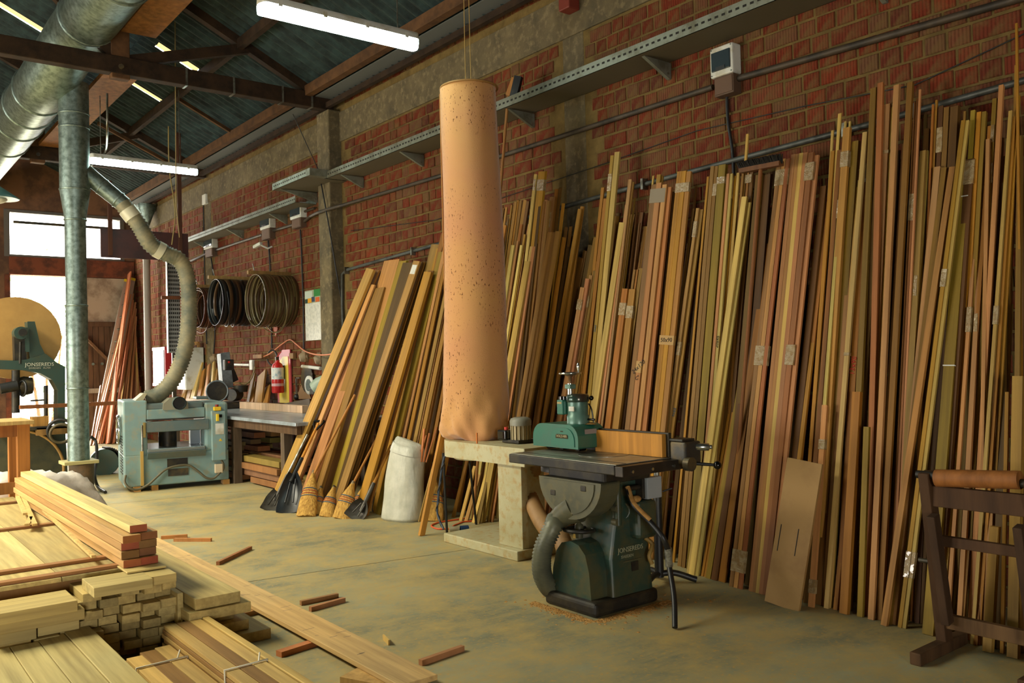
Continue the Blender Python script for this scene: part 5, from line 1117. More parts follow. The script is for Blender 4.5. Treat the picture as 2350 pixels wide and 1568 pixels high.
c = wl(575,838,5.25); t = thing('outlet_box', 'cream outlet box with a grey pipe above the swing saw bench', 'box', tuple(c)); MB().box((-.0,-.06,-.08), (.05,.06,.08)).build('case', WHITE, t, .01); MB().tube([(.02,.09,0),(.02,1.1,.02)], .022, 8).build('pipe', WHITE, t)
c = wl(700,845,5.26); solo(MB().tube([wl(694,841,5.26), wl(736,846,5.26)], .025, 10), 'white_pipe', WHITE, 'short white pipe on the wall left of the concrete column', 'pipe')
solo(MB().tube(curve([wl(596,822,5.2), wl(620,812,5.22), wl(645,792,5.25), wl(665,780,5.27), wl(680,790,5.25), wl(700,806,5.24), wl(725,814,5.1), wl(755,814,5.0), wl(780,806,4.9)], 5), .01, 8), 'orange_cable', paint('orange_flex', lin(200,120,80), .6), 'orange cable slung along the wall from extinguisher to the lumber', 'cable')
c = wl(606,818,5.25); solo(MB().box(c-Vector((.08,.1,.03)), c+Vector((.04,.25,.03))), 'wall_bracket', WOODR, 'small wooden bracket on the wall left of the extinguisher', 'bracket', None, .004, lin(150,112,70))
c = wl(633,740,5.27); solo(MB().prism([(-.07,.12),(.07,.12),(.07,-.1),(0,-.22),(-.07,-.1)], (.012,0,0), c-Vector((.006,0,0)), (0,1,0), (0,0,1)), 'wood_pennant', WOOD, 'small red-brown pointed wooden tag hanging under the olive coil', 'tag', None, 0, lin(150,72,46))
c = wl(671,817,5.26); solo(MB().box(c-Vector((.02,.07,.04)), c+Vector((.02,.07,.04))), 'wood_chip', WOOD, 'small wooden block nailed on the wall right of the yellow board', 'block', None, 0, lin(150,116,74))
# ---- far corner: perforated post, cabinet, hydrant box, ladder, red lumber
yp = 16.2; x0 = wy(385,700,yp).x; x1 = min(5.28, wy(413,700,yp).x); t = thing('perforated_post', 'upright grey perforated steel channel beside the ribbed hose', 'post', (x0,yp,0)); wpp = x1-x0
z0p, z1p = wy(398,810,yp).z, wy(398,600,yp).z
MB().box((0,0,z0p), (wpp,.05,z1p)).build('channel', paint('post_grey', lin(150,152,148), .5, .3), t); hh_ = MB()
for i in range(6):
    for k in range(int((z1p-z0p)/.075)): hh_.box((.02+i*wpp/6.3,-.002,z0p+.03+k*.075), (.02+i*wpp/6.3+.022,.001,z0p+.07+k*.075))
s = hh_.build('holes', PERF, t); s['kind'] = 'stuff'; MB().box((-.012,-.03,z0p), (.0,.05,z1p)).build('lip', STEEL, t); MB().box((wpp*.3,0,0), (wpp*.6,.05,z0p)).build('stem', DARKST, t)
solo(MB().beam(wy(370,683,16.15), wy(415,684,16.15), .05, .06), 'peg_bar', WOOD, 'short brown wooden bar on the perforated post', 'bar', None, 0, lin(120,76,48))
q = wl(362,850,5.1); t = thing('hydrant_cabinet', 'red cabinet with a pale glass door in the far corner', 'cabinet', (5.15,17.2,1.15)); MB().box((-.15,-.3,0), (.12,.5,.75)).build('body', paint('cab_red', lin(160,26,30), .4), t, .01)
MB().box((-.165,-.24,.06), (-.15,.44,.69)).build('door_glass', paint('milky_glass', lin(176,196,206), .2), t); MB().box((-.162,-.3,0), (-.152,.5,.06)).build('door_rail', paint('pink_rail', lin(190,110,120), .4), t); MB().box((-.162,-.3,.69), (-.152,.5,.75)).build('door_rail', paint('pink_rail2', lin(190,110,120), .4), t)
t = thing('white_cabinet', 'cream metal cabinet beside the red one, behind the hose', 'cabinet', (5.05,15.75,1.0)); MB().box((-.1,-.2,.1), (.22,.3,.85)).build('body', WHITE, t, .01); MB().box((-.106,-.18,.13), (-.1,.28,.82)).build('door', WHITE, t); MB().box((-.112,.2,.4), (-.104,.24,.55)).build('latch', BLACK, t)
solo(MB().box(wl(416,770,5.2)-Vector((.05,.1,.15)), wl(416,770,5.2)+Vector((.05,.1,.15))), 'meter_box', WHITE, 'small white box on the wall at the right of the perforated post', 'box', None, .02)
t = thing('extension_ladder', 'aluminium extension ladder leaning beside the red-brown lumber at the back', 'ladder', tuple(fl(214,1004))); l = Loc(t)
Ab, At = Vector((4.36,19.2,0)), wy(298,645,19.85); Bb = Ab+Vector((.42,-.1,0)); Bt = At+Vector((.2,-.1,0.05))
Ab = wy(213,995,19.2); Ab.z = 0; Bb = wy(236,1000,19.1); Bb.z = 0; At = wy(301,648,19.85); Bt = wy(314,645,19.8); Bt.x = min(Bt.x, 5.2); At.x = min(At.x, 5.08)
for P, Q in ((Ab,At),(Bb,Bt)): MB().beam(l(P), l(Q), .09, .04, (0,1,0)).build('stile', paint('ladder_alu', lin(170,168,156), .35, .6), t); MB().beam(l(Q), l(Q)+(l(Q)-l(P)).normalized()*.06, .095, .045, (0,1,0)).build('end_cap', paint('cap_yellow', lin(214,190,30), .4), t)
for k in range(1,13): f = k/13; MB().tube([l(Ab.lerp(At,f)), l(Bb.lerp(Bt,f))], .02, 8).build('rung', STEEL, t)
rb = random.Random(31)
fr = [(326,626,.0,22,'R'),(318,632,.2,14,'O')]
for i in range(34):
    f = i/33; xf = 214+f*116+rb.uniform(-3,3); xt = 300+f*36+rb.uniform(-6,6); yt = 640+rb.uniform(0,90)+ (90*f if i % 3 else 250*f)
    Y0 = 19.0+rb.uniform(-.35,.2)
    A = wy(xf, 1000, Y0); A.z = 0; B = wy(xt, yt, 19.9-rb.uniform(0,.15))
    if B.x > 5.25: B.x = 5.25-rb.uniform(0,.05)
    c = rb.choice('RKKPPK'); f_ = rb.uniform(.95,1.2); o = board_obj(A, B, rb.uniform(.05,.13), .03, WOOD, lin(*[min(250, q*f_) for q in PAL[c]]), 'back_lumber')
    tag(o, '%s board leaning in the far corner by the ladder, %s from left' % (CNAME[c], ordw(i)), 'board', 'lumber in the far corner')
A = wy(246,1000,18.7); A.z = 0; B = wy(327,628,19.8); B.x = min(B.x, 5.14); o = board_obj(A, B, .2, .03, WOOD, lin(206,126,84), 'back_lumber'); tag(o, 'tall broad red-brown plank leaning right beside the ladder', 'board', 'lumber in the far corner')
A = wy(208,1000,18.6); A.z = 0; B = wy(232,885,19.0); o = board_obj(A, B, .08, .03, WOOD, lin(150,100,60), 'back_lumber'); tag(o, 'short brown board leaning at the foot of the ladder', 'board', 'lumber in the far corner')
# bush outside the doorway
rb = random.Random(2); bm = MB()
for i in range(700):
    p = Vector((rb.gauss(4.6,.9), 26+rb.gauss(0,.6), abs(rb.gauss(2.6,1.2)))); d = Vector((rb.uniform(-1,1),rb.uniform(-1,1),rb.uniform(-1,1))).normalized(); s = rb.uniform(.06,.13); e = d.orthogonal().normalized()
    bm.add([p-d*s, p+e*s*.5, p+d*s, p-e*s*.5], ((0,1,2,3),))
t = thing('outdoor_bush', 'pale green bush outside the open back doorway', 'bush', (4.6,26,0)); lv = [tuple(Vector(v)-Vector((4.6,26,0))) for v in bm.v]; bm.v = lv
s = bm.build('foliage', paint('leaf', lin(120,150,80), .6), t); s['kind'] = 'stuff'
for a in (-.5,0,.4): MB().tube([(a*.3,0,-.03),(a,0,2.6)], [.05,.015], 7).build('stem', TIMB2, t)

# ================================================================ BANDSAW AND LEFT-HAND THINGS
GB = paint('bandsaw_green', lin(44,66,58), .4, 0, lin(58,64,48), 5, .45, .7)
YB = 13.4
def V(px, py, dy=0): return wy(px, py, YB+dy)
c0 = V(40,775); t = thing('bandsaw', 'large old bandsaw with a tan disc wheel cover and green cast frame behind the duct', 'machine', (c0.x,YB,0)); l = Loc(t)
rad = (V(145,775).x-V(40,775).x)
TANC = paint('tan_cover', lin(176,136,72), .6, 0, lin(164,124,64), 2)
MB().lathe([(rad*.999,.1),(rad,.13),(rad,.33),(rad*.97,.36)], l(c0), 56, (0,1,0)).build('upper_wheel_cover', TANC, t)
def pp(pts, dy, th, name, mat, bev=.02):
    P = [l(V(x,y,dy)) for x, y in pts]; return MB().prism([(p.x,p.z) for p in P], (0,th,0), (0,dy,0), (1,0,0), (0,0,1)).build(name, mat, t, bev)
pp([(-25,826),(40,828),(62,825),(105,812),(130,832),(150,842),(150,985),(133,985),(133,895),(120,872),(95,858),(60,850),(-25,846)], -.25, .3, 'c_frame', GB, .03)
pp([(63,738),(80,738),(92,790),(108,822),(70,830),(66,800)], -.22, .22, 'guide_tower', GB, .02)
pp([(32,765),(58,765),(62,830),(34,828)], -.2, .16, 'slide_block', IRON, .01)
pp([(57,752),(67,752),(68,808),(60,808)], -.26, .08, 'slide_rail', GB, .01)
MB().lathe([(.085,-.1),(.085,.1)], l(V(46,765,-.2)), 20, (0,1,0)).build('tension_boss', GB, t)
MB().lathe([(.05,-.16),(.05,.1)], l(V(48,764,-.2)), 16, (0,1,0)).build('tension_knob', IRON, t)
MB().tube([l(V(47,785,-.25)), l(V(46,835,-.25))], .015, 8).build('tension_rod', IRON, t)
MB().tube([l(V(36,850,-.2)), l(V(36,948,-.2))], .05, 12).build('blade_guide_post', IRON, t)
lettering('maker_letters', 'JONSEREDS', .068, FACE_MY(l(V(91,837,-.25)).x, -.254, l(V(91,837,-.25)).z), paint('cream_letters', lin(180,180,160), .5), t, .002)
lettering('maker_letters', 'SWEDEN   FL700', .036, FACE_MY(l(V(91,844,-.25)).x, -.254, l(V(91,845,-.25)).z), paint('cream_letters2', lin(150,150,132), .5), t, .002)
MB().tube([l(V(0,893,-.3)), l(V(40,885,-.3))], .07, 14).build('guide_arm', BLACK, t)
MB().torus(l(V(52,892,-.3)), .1, .015, (1,.3,0), 18, 8).build('guide_wheel', BLACK, t)
MB().lathe([(.11,-.1),(.13,0),(.11,.1)], l(V(55,886,-.1)), 16, (1,0,0)).build('guide_motor', DARKST, t)
MB().tube([l(V(105,885,-.2)), l(V(105,975,-.2))], .028, 10).build('stop_post', IRON, t)
MB().tube([l(V(70,920,-.2)), l(V(105,918,-.2))], .012, 8).build('stop_bar', IRON, t)
tz = l(V(90,975)).z; MB().box((l(V(-20,970)).x,-.45,tz-.05), (l(V(152,970)).x,.4,tz)).build('table', IRON, t, .01)
MB().box((l(V(62,965)).x,-.4,tz), (l(V(98,965)).x,-.2,tz+.13)).build('fence_block', WOOD, t, color=lin(170,128,66))
MB().box((l(V(70,970)).x,-.45,tz-.12), (l(V(150,970)).x,-.35,tz-.02)).build('table_edge_board', WOODR, t, color=lin(150,116,66))
pp([(-25,985),(150,985),(156,1100),(150,1118),(-25,1118)], -.1, .5, 'base_casting', GB, .03)
MB().lathe([(rad,-.2),(rad*1.01,-.17),(rad*1.01,.05)], l(V(40,1085)), 48, (0,1,0)).build('lower_wheel_cover', paint('dusty_green', lin(70,68,46), .6, 0, lin(52,54,40), 5), t)
MB().torus(l(V(40,1085,-.19)), rad*.99, .022, (0,1,0), 48, 6).build('cover_bead', TANC, t)
MB().lathe([(.19,-.12),(.2,0),(.19,.12)], l(V(240,1060)), 24, (.3,1,0)).build('drive_motor', GB, t)
for k in range(14):
    a = -.4+k*.15; c = l(V(240,1060)); MB().box(c+Vector((.2*math.cos(a)-.012,-.13,.2*math.sin(a)-.012)), c+Vector((.2*math.cos(a)+.02,.1,.2*math.sin(a)+.012))).build('motor_fin', IRON, t)
MB().box(l(V(222,1090))+Vector((0,-.15,-.12)), l(V(260,1090))+Vector((0,.15,.02))).build('motor_foot', WOODR, t, color=lin(150,84,40))
MB().torus(l(V(140,990,-.5)), .16, .022, (.3,1,.2), 24, 6).build('cable_coil', BLACK, t); MB().torus(l(V(140,995,-.52)), .13, .018, (.1,1,.3), 24, 6).build('cable_coil', paint('old_cable', lin(84,74,50), .6), t)
fc = fl(236,1128); MB().tube(curve([l(V(208,1002,-.9)), l(V(220,1015,-.9)), l(V(222,1050,-1.2)), l(V(217,1090,-1.6)), l(wy(225,1118,11.8)), l(fl(242,1130,.02))], 6), .02, 8).build('floor_cable', BLACK, t)
# small wooden table
t = thing('wooden_table', 'light wooden work table cut off by the left edge', 'table', (1.3,9.0,0)); l = Loc(t)
zt = wy(60,965,8.75).z; xr = wy(77,970,8.75).x
MB().box((-.6,-.3,zt-.035), (xr-1.3,.35,zt)).build('top', WOOD, t, .004, color=lin(200,170,110))
MB().box((-.6,-.24,zt-.14), (xr-1.36,-.2,zt-.035)).build('apron', WOOD, t, color=lin(160,100,48))
xl = wy(55,1050,8.75).x
for x in (xl-1.3-.05, -.5):
    for y in (-.25,.22): MB().box((x,y,0), (x+.1,y+.08,zt-.035)).build('leg', WOOD, t, .004, color=lin(190,128,62))
MB().box((-.5,-.23,.42), (xl-1.3,-.19,.52)).build('stretcher', WOOD, t, color=lin(186,126,62))
# clear plastic over a heap behind the foreground stack
rb = random.Random(14); t = thing('plastic_sheet', 'crumpled translucent plastic sheet over a heap under the wooden table', 'sheet', (1.55,9.5,0))
PL = paint('milky_plastic', lin(226,218,208), .3, 0, lin(204,194,182), 5, .4, .6, .8, .7)
rows = []
for i in range(22):
    row = []
    for j in range(30):
        u = i/21; v = j/29; x = -.75+1.55*v; y = -.4+1.0*u
        h = .52*math.exp(-((x+.2)**2/.3+(y-.1)**2/.3))+.3*math.exp(-((x-.4)**2/.1+(y)**2/.2))
        h *= min(1, 6*v*(1-v)+.1, 6*u*(1-u)+.1); row.append((x, y, max(.004, h+.02*math.sin(x*17+y*9)*min(1,h*6)+.025*rb.uniform(-1,1)*min(1,h*4))))
    rows.append(row)
MB().grid(rows).build('sheet', PL, t)

# ================================================================ BROOMS, SHOVELS, SACK
def straw_mat():
    m, nt, p = nodes('broom_straw'); v = coords(nt, (60,60,3)); g = noise(nt, v, 1, 4, .6, .3, .7)
    nt.links.new(mix(nt, g, lin(150,106,34), lin(206,162,74)), p.inputs['Base Color']); p.inputs['Roughness'].default_value = .8; bump(nt, p, g, .6, .01); return m
STRAW = straw_mat()
BLUEB = paint('blue_stitch', lin(60,84,110), .8); REDB = paint('red_stitch', lin(170,80,50), .8)
def axes_w(A, B, wv=(-.72,.69,0)):      # blade and broom width runs askew to the wall
    z_ = (B-A).normalized(); yv = Vector(wv); y_ = (yv-z_*yv.dot(z_)).normalized(); return y_.cross(z_), y_, z_
def corn_broom(bx, by, nx, ny, w, label, handle=None, dX=.1, sway=0.0):
    A = fl(bx, by); B = wl(nx, ny, A.x+dX); t = thing('corn_broom', label, 'broom', tuple(A), 0, 'straw brooms leaning on the lumber'); l = Loc(t)
    x_, y_, z_ = axes_w(A, B); Lh = (B-A).length; rows = []; prof = [(0,1,.03),(.1,1.0,.042),(.3,.92,.05),(.5,.78,.05),(.7,.55,.045),(.85,.3,.036),(1.0,.14,.022)]
    r2 = random.Random(int(bx))
    for f, ww, dd in prof:
        row = []
        for j in range(28):
            a = 2*math.pi*j/28; p = y_*(w/2*ww*math.cos(a)+sway*(1-f)**2)+x_*(dd*math.sin(a))+z_*(f*Lh+(r2.uniform(-.02,.0) if f == 0 else 0)); row.append(p+Vector((0,0,.012 if f == 0 else 0)))
        rows.append(row)
    mb = MB().grid(rows, True); mb.add(rows[0], [tuple(range(27,-1,-1))]); mb.add(rows[-1], [tuple(range(28))]); h = mb.build('straw_head', STRAW, t)
    def ring(f, ww, dd, m, nm):
        pts = [y_*(w/2*ww*1.02*math.cos(2*math.pi*j/24)+sway*(1-f)**2)+x_*((dd+.003)*math.sin(2*math.pi*j/24))+z_*(f*Lh) for j in range(25)]; MB().tube(pts, .004, 5).build(nm, m, h)
    for f, m in ((.42,BLUEB),(.47,REDB),(.53,REDB),(.58,BLUEB)):
        ww = .92+(.78-.92)*(f-.3)/.2 if f < .5 else .78+(.55-.78)*(f-.5)/.2; ring(f, ww, .05, m, 'stitch')
    for f in (.93,.96,.99): ring(f, .16, .024, STEEL, 'wire_binding')
    if handle:
        e = wl(*handle, A.x+dX+.35) if len(handle) == 2 else Vector(handle); MB().tube([z_*Lh*.9, l(e)], .013, 10).build('handle', WOOD, t, color=lin(176,120,52))
    return t
corn_broom(698,1186,721,1082,.2,'straw broom with a long handle right beside the black shovel',(815,906),.22,-.02)
corn_broom(722,1182,738,1118,.15,'short worn straw broom head, second from the black shovel',None,.14)
corn_broom(744,1186,768,1116,.16,'short worn straw broom head, third from the black shovel',None,.16,-.03)
corn_broom(777,1190,812,1106,.2,'straw broom with slanting handle left of the grey spade',(866,1004),.2,-.04)
corn_broom(818,1180,838,1112,.15,'straw broom half hidden behind the grey spade',None,.12)
corn_broom(985,1196,998,1098,.26,'broad straw broom in the shade right of the white sack',None,.15)
def shovel(pts, label, blade, mat, shaft, grip=None, gm=None, name='shovel', hX=.45, sleeve=True):
    # pts: blade tip px, socket px, handle end px
    A = fl(*pts[0]); B = wl(*pts[1], A.x+hX*.3); E = wl(*pts[2], A.x+hX)
    t = thing(name, label, 'shovel', tuple(A)); l = Loc(t); d = (E-B).normalized(); x_, y_, z_ = axes_w(A, B); Lb = (B-A).length; w = blade
    rows = []
    for i in range(9):
        f = i/8; hw = w/2*(1.0 if f < .55 else 1-.62*((f-.55)/.45)**1.6)*(.94 if f < .06 else 1); row = []
        for j in range(13):
            s = -1+2*j/12; row.append(y_*(hw*s)+z_*(f*Lb)+x_*(-.06*(s*s)*(.5+.5*f)+.03*math.sin(f*3.1)))
        rows.append(row)
    mb = MB().grid(rows); back = [[p+x_*.006 for p in r_] for r_ in rows]; mb.grid([r_[::-1] for r_ in back]); o = mb.build('blade', mat, t)
    for s in (-.35,.35): MB().tube([y_*(w*.5*s)+z_*(Lb*.25)-x_*.012, y_*(w*.5*s*.6)+z_*(Lb*.85)-x_*.008], .008, 6).build('rib', mat, t)
    if sleeve: MB().tube([l(B)-d*.1, l(B)+d*.2], .02, 10).build('socket', mat, t)
    MB().tube([l(B), l(E)], .0155, 10).build('shaft', shaft, t, color=lin(196,136,52))
    if grip:
        e = l(E); s = y_*.055
        MB().tube([e-d*.1, e+s*.8-d*.01, e+s+d*.03], .012, 8).build('grip', gm, t); MB().tube([e-d*.1, e-s*.8-d*.01, e-s+d*.03], .012, 8).build('grip', gm, t); MB().tube([e+s+d*.03, e-s+d*.03], .014, 8).build('grip', gm, t)
    return t
GSPADE = paint('spade_grey', lin(84,80,72), .5, .5, lin(60,56,50), 6); BSCOOP = paint('black_scoop', lin(22,26,30), .35, 0, lin(40,40,36), 5)
shovel([(660,1178),(676,1088),(731,972)], 'large black scoop shovel with a black D grip leaning on the left lumber', .24, BSCOOP, WOOD, True, BALL, hX=.55)
shovel([(618,1172),(640,1130),(706,998)], 'flat grey shovel with a pale metal shaft left of the black scoop', .21, GSPADE, STEEL, False, None, hX=.5)
shovel([(808,1192),(838,1152),(898,1022)], 'grey spade lying low between straw brooms and the white sack', .2, GSPADE, WOOD, False, None, hX=.45)
ORG = paint('orange_plastic', lin(228,72,30), .4)
t = shovel([(872,1176),(876,1130),(894,1030)], 'shovel whose orange D grip shows above the white sack', .16, GSPADE, WOOD, True, ORG, hX=.3)
# sack
c = (fl(857,1199)+fl(960,1199))/2; t = thing('woven_sack', 'upright white woven plastic sack standing against the lumber', 'sack', (c.x+.12,c.y+.08,0))
SACKM = None; m_, nt_, p_ = nodes('woven_plastic'); v_ = coords(nt_); g_ = noise(nt_, v_, 9, 4, .6); nt_.links.new(mix(nt_, g_, lin(176,176,158), lin(194,192,174)), p_.inputs['Base Color']); p_.inputs['Roughness'].default_value = .45; bump(nt_, p_, noise(nt_, coords(nt_, (1,1,.4)), 5, 4, .5, .3, .7), .5, .03)
rows = []; prof = [(0,.22,.13),(.02,.235,.15),(.08,.225,.155),(.2,.21,.15),(.35,.2,.145),(.5,.19,.135),(.6,.185,.125),(.66,.175,.11),(.70,.165,.09),(.735,.15,.05),(.75,.13,.02)]
dirv = Vector((.33,-.94,0)).normalized(); nrm = Vector((.94,.33,0)); nS = 48; P2 = []
for (a0,b0,c0),(a1,b1,c1) in zip(prof, prof[1:]):
    for k in range(4): f = k/4; P2.append((a0+(a1-a0)*f, b0+(b1-b0)*f, c0+(c1-c0)*f))
P2.append(prof[-1])
for z_, a_, b_ in P2:
    row = []
    for j in range(nS):
        th = 2*math.pi*j/nS; wv = 1+.035*math.sin(3*th+z_*9)+.016*math.sin(5*th-z_*10); s = math.copysign(abs(math.cos(th))**.8, math.cos(th))
        row.append(dirv*(a_*s*wv+.03*z_/.75)+nrm*(b_*math.sin(th)*wv+.10*z_)+Vector((0,0,z_+(.035*-s*min(1,z_/.6) if z_ > .3 else 0))))
    rows.append(row)
mb = MB().grid(rows, True); mb.add(rows[0], [tuple(range(nS-1,-1,-1))]); mb.add(rows[-1], [tuple(range(nS))]); so = mb.build('sack_body', m_, t)
rows2 = [[p*1.0+nrm*(-.012 if math.sin(2*math.pi*j/nS) < 0 else .012) for j, p in enumerate(r_)] for r_ in rows[26:34]]
MB().grid(rows2, True).build('folded_collar', m_, t)
for k, (x, zt) in enumerate(((.1,.86),(.13,.82),(.06,.8),(.16,.88))): solo(MB().beam(Vector((c.x+.2,c.y,.55))+dirv*(x), Vector((c.x+.26,c.y-.02,zt))+dirv*(x+.03*k-.03), .02, .012), 'sack_stick', WOOD, ('first','second','third','fourth')[k]+' reddish wood stick poking up behind the sack top', 'stick', 'sticks behind the sack', 0, lin(190,120,70))

# ================================================================ WOODEN ROLLER STAND AT RIGHT
DW = lin(78,54,32); t = thing('roller_trestle', 'dark wooden roller trestle standing at the right edge of the picture', 'stand', (4.27,1.87,0)); l = Loc(t)
YL, YR = 2.075, 1.60
MB().tube([l((4.2,YL-.05,.875)), l((4.2,YR+.05,.9))], .042, 24).build('roller', WOOD, t, color=lin(150,96,46))
for y, nm in ((YL,'a'),(YR,'b')):
    MB().beam(l((4.2,y,.9)), l((4.33,y,.04)), .05, .075, (1,0,0)).build('post', WOODR, t, .004, color=DW)
    MB().beam(l((4.16,y-.045 if y > 1.8 else y+.045,.70)), l((4.27,y-.045 if y > 1.8 else y+.045,.16)), .04, .06, (1,0,0)).build('slide_post', WOODR, t, .004, color=lin(66,46,28))
    MB().beam(l((4.03,y,.03)), l((4.52,y,.03)), .055, .06).build('foot', WOODR, t, .006, color=lin(86,62,38))
    MB().lathe([(.02,-.045),(.02,.045)], l((4.2,y,.885)), 12, (0,1,0)).build('axle', IRON, t)
    MB().lathe([(.012,0),(.012,.06)], l((4.26,y+.02,.45)), 8, (0,1,0)).build('bolt', IRON, t)
for z_, h_, x in ((.785,.1,4.215),(.565,.05,4.25),(.16,.07,4.31)):
    MB().box(l((x-.018,YR,z_-h_/2)), l((x+.018,YL,z_+h_/2))).build('rail', WOODR, t, .004, color=DW if z_ > .3 else lin(108,80,48))

# ================================================================ FOREGROUND STACKS AT LEFT
PINE = (198,178,116); rf = random.Random(77)
def shade(c, a=.9, b=1.08): f = rf.uniform(a, b)*.98; return lin(*[min(250, q*f) for q in c])
def ywood(a, b, name, col, label, group, cat='board', bevel=.003):
    # board lying along Y: grain runs along local z, so build upright and lay it down
    (x0,y0,z0), (x1,y1,z1) = a, b; L = y1-y0; w = x1-x0; h = z1-z0
    o = MB().box((-w/2,-h/2,0), (w/2,h/2,L)).build(name, WOOD, None, bevel, None, None, col)
    o.matrix_world = Matrix(((1,0,0,(x0+x1)/2),(0,0,1,y0),(0,-1,0,(z0+z1)/2),(0,0,0,1))); return tag(o, label, cat, group)
def xwood(a, b, name, col, label, group, cat='board', bevel=.003):
    (x0,y0,z0), (x1,y1,z1) = a, b; L = x1-x0; w = y1-y0; h = z1-z0
    o = MB().box((-h/2,-w/2,0), (h/2,w/2,L)).build(name, WOOD, None, bevel, None, None, col)
    o.matrix_world = Matrix(((0,0,1,x0),(0,1,0,(y0+y1)/2),(-1,0,0,(z0+z1)/2),(0,0,0,1))); return tag(o, label, cat, group)
# red-ended plank pile
for r_ in range(4):
    for c_ in range(2):
        x0 = 1.225+c_*.095+rf.uniform(-.004,.004); y0 = 4.95+rf.uniform(-.03,.03)
        ywood((x0,y0,.435+r_*.044), (x0+.092,8.4+rf.uniform(-.1,.1),.435+r_*.044+.041), 'stacked_plank', shade((198,160,102) if (r_+c_) % 2 else (184,144,88)), '%s plank in the %s layer from the bottom of the red-ended pile' % (('left','right')[c_], ORD[r_]), 'planks in the red-ended pile')
ywood((1.27,4.97,.612), (1.36,8.35,.652), 'stacked_plank', lin(216,196,132), 'single top plank lying on the red-ended pile', 'planks in the red-ended pile')
for o in [o for o in COL.objects if o.name.startswith('stacked_plank')]:
    vs_ = [v.co for v in o.data.vertices]; x1 = max(v.x for v in vs_); y1 = max(v.y for v in vs_)
    MB().box((-x1+.001,-y1+.001,-.0015), (x1-.001,y1-.001,0)).build('end_face', SAWN, o, color=lin(*[q*rf.uniform(.85,1.1) for q in (160,98,58)]))
# boarded panel they lie on
t = thing('boarded_panel', 'large pale boarded panel with brown battens lying flat at far left', 'panel', (.3,5.0,.36)); l = Loc(t)
for i in range(6):
    x0 = -.55+i*.3; o = MB().box((-.148,-.011,0), (.148,.011,3.55)).build('plank', WOOD, t, .002, None, None, shade((200,182,124))); o.matrix_local = Matrix(((1,0,0,x0+.148-.3),(0,0,1,.03),(0,-1,0,.048),(0,0,0,1)))
for y in (.05,.32,1.75,3.1): o = MB().box((-.009,-.03,0), (.009,.03,1.85)).build('batten', WOOD, t, .002, None, None, shade((156,112,68))); o.matrix_local = Matrix(((0,0,1,-.85),(0,1,0,y+.03),(-1,0,0,.068),(0,0,0,1)))
for y in (.1,1.8,3.2): MB().box((-.8,y,-.36), (.95,y+.1,.036)).build('bearer', SAWN, t, color=lin(150,112,66))
for i, (a, b) in enumerate(((fl(40,1140,.47), fl(58,1180,.47)),(fl(52,1140,.47), fl(80,1205,.47)),(fl(70,1188,.47), fl(62,1205,.47)),(fl(60,1135,.47), fl(215,1278,.47)))):
    solo(MB().beam(a, b, .03 if i < 3 else .022, .015), 'loose_lath', WOOD, ('left short','right short','tiny','long thin')[i]+' pale lath lying on the boarded panel', 'lath', 'laths on the boarded panel', 0, lin(206,178,116))
# stepped pile of short blocks seen end-on
for r_ in range(8):
    ncol = 5
    for c_ in range(ncol):
        x0 = .985+c_*.092+(r_ % 2)*.012+rf.uniform(-.006,.006); z0 = .004+r_*.046; y0 = 4.78+rf.uniform(-.05,.05)+(.03 if r_ < 2 else 0)
        if r_ == 7 and c_ in (1,): continue
        ywood((x0,y0,z0), (x0+.088,y0+.62,z0+.0435), 'short_block', shade(PINE, .82, 1.05), 'short block in the end-on pile, %s row up, %s from left' % (ORD[r_], ORD[c_]), 'short blocks in the end-on pile', 'block')
# bigger blocks to the left and on top
bl = [((.55,4.68,.318),(.95,4.95,.372),'thick pale block lying on top at the far left of the blocks'),((.58,4.72,.262),(.99,5.02,.316),'pale block just under the top one at far left'),
      ((.60,4.76,.16),(.76,5.2,.205),'left one of three lower blocks at far left'),((.77,4.74,.16),(.88,5.2,.205),'middle one of three lower blocks at far left'),((.89,4.78,.16),(.98,5.2,.205),'right one of three lower blocks at far left'),((.60,4.74,.207),(.78,5.2,.26),'left one of two middle blocks at far left'),((.79,4.77,.207),(.975,5.2,.26),'right one of two middle blocks at far left'),
      ((1.02,4.66,.372),(1.30,4.92,.422),'thick pale block lying on the end-on pile, near its left'),((1.22,4.84,.424),(1.42,5.04,.434),'thin packing block under the red-ended pile'),((1.27,4.70,.374),(1.43,4.9,.42),'pale block lying under the near end of the red-ended pile')]
for a, b, lab in bl: xwood(a, b, 'thick_block', shade(PINE), lab, 'thick blocks around the end-on pile', 'block')
for i, x in enumerate((.6,.85)): ywood((x,4.85,0), (x+.1,5.4,.158), 'bearer_block', shade((150,116,70)), ('left','right')[i]+' upright bearer block under the far-left blocks', 'bearer blocks', 'block')
# thick boards right of the pile
rb_ = [((1.50,4.62,.225),(1.74,6.9,.283),'broad thick pale board on top of the right-hand board stack'),((1.46,4.60,.168),(1.79,6.6,.222),'second board down in the right-hand board stack'),((1.46,4.72,.114),(1.74,6.0,.165),'third board down in the right-hand board stack'),((1.47,4.70,.06),(1.56,5.4,.112),'small left block near the bottom of the right-hand stack'),((1.60,4.66,.058),(1.80,5.4,.112),'right block near the bottom of the right-hand stack'),((1.58,4.60,.0),(1.90,5.5,.055),'lowest board of the right-hand stack, lying on the floor')]
for a, b, lab in rb_: ywood(a, b, 'thick_board', shade(PINE, .95, 1.06), lab, 'boards in the right-hand stack')
ywood((1.445,4.74,.1), (1.475,5.1,.3), 'upright_block', shade(PINE), 'narrow block on edge between the end-on pile and the right-hand stack', 'upright blocks', 'block')
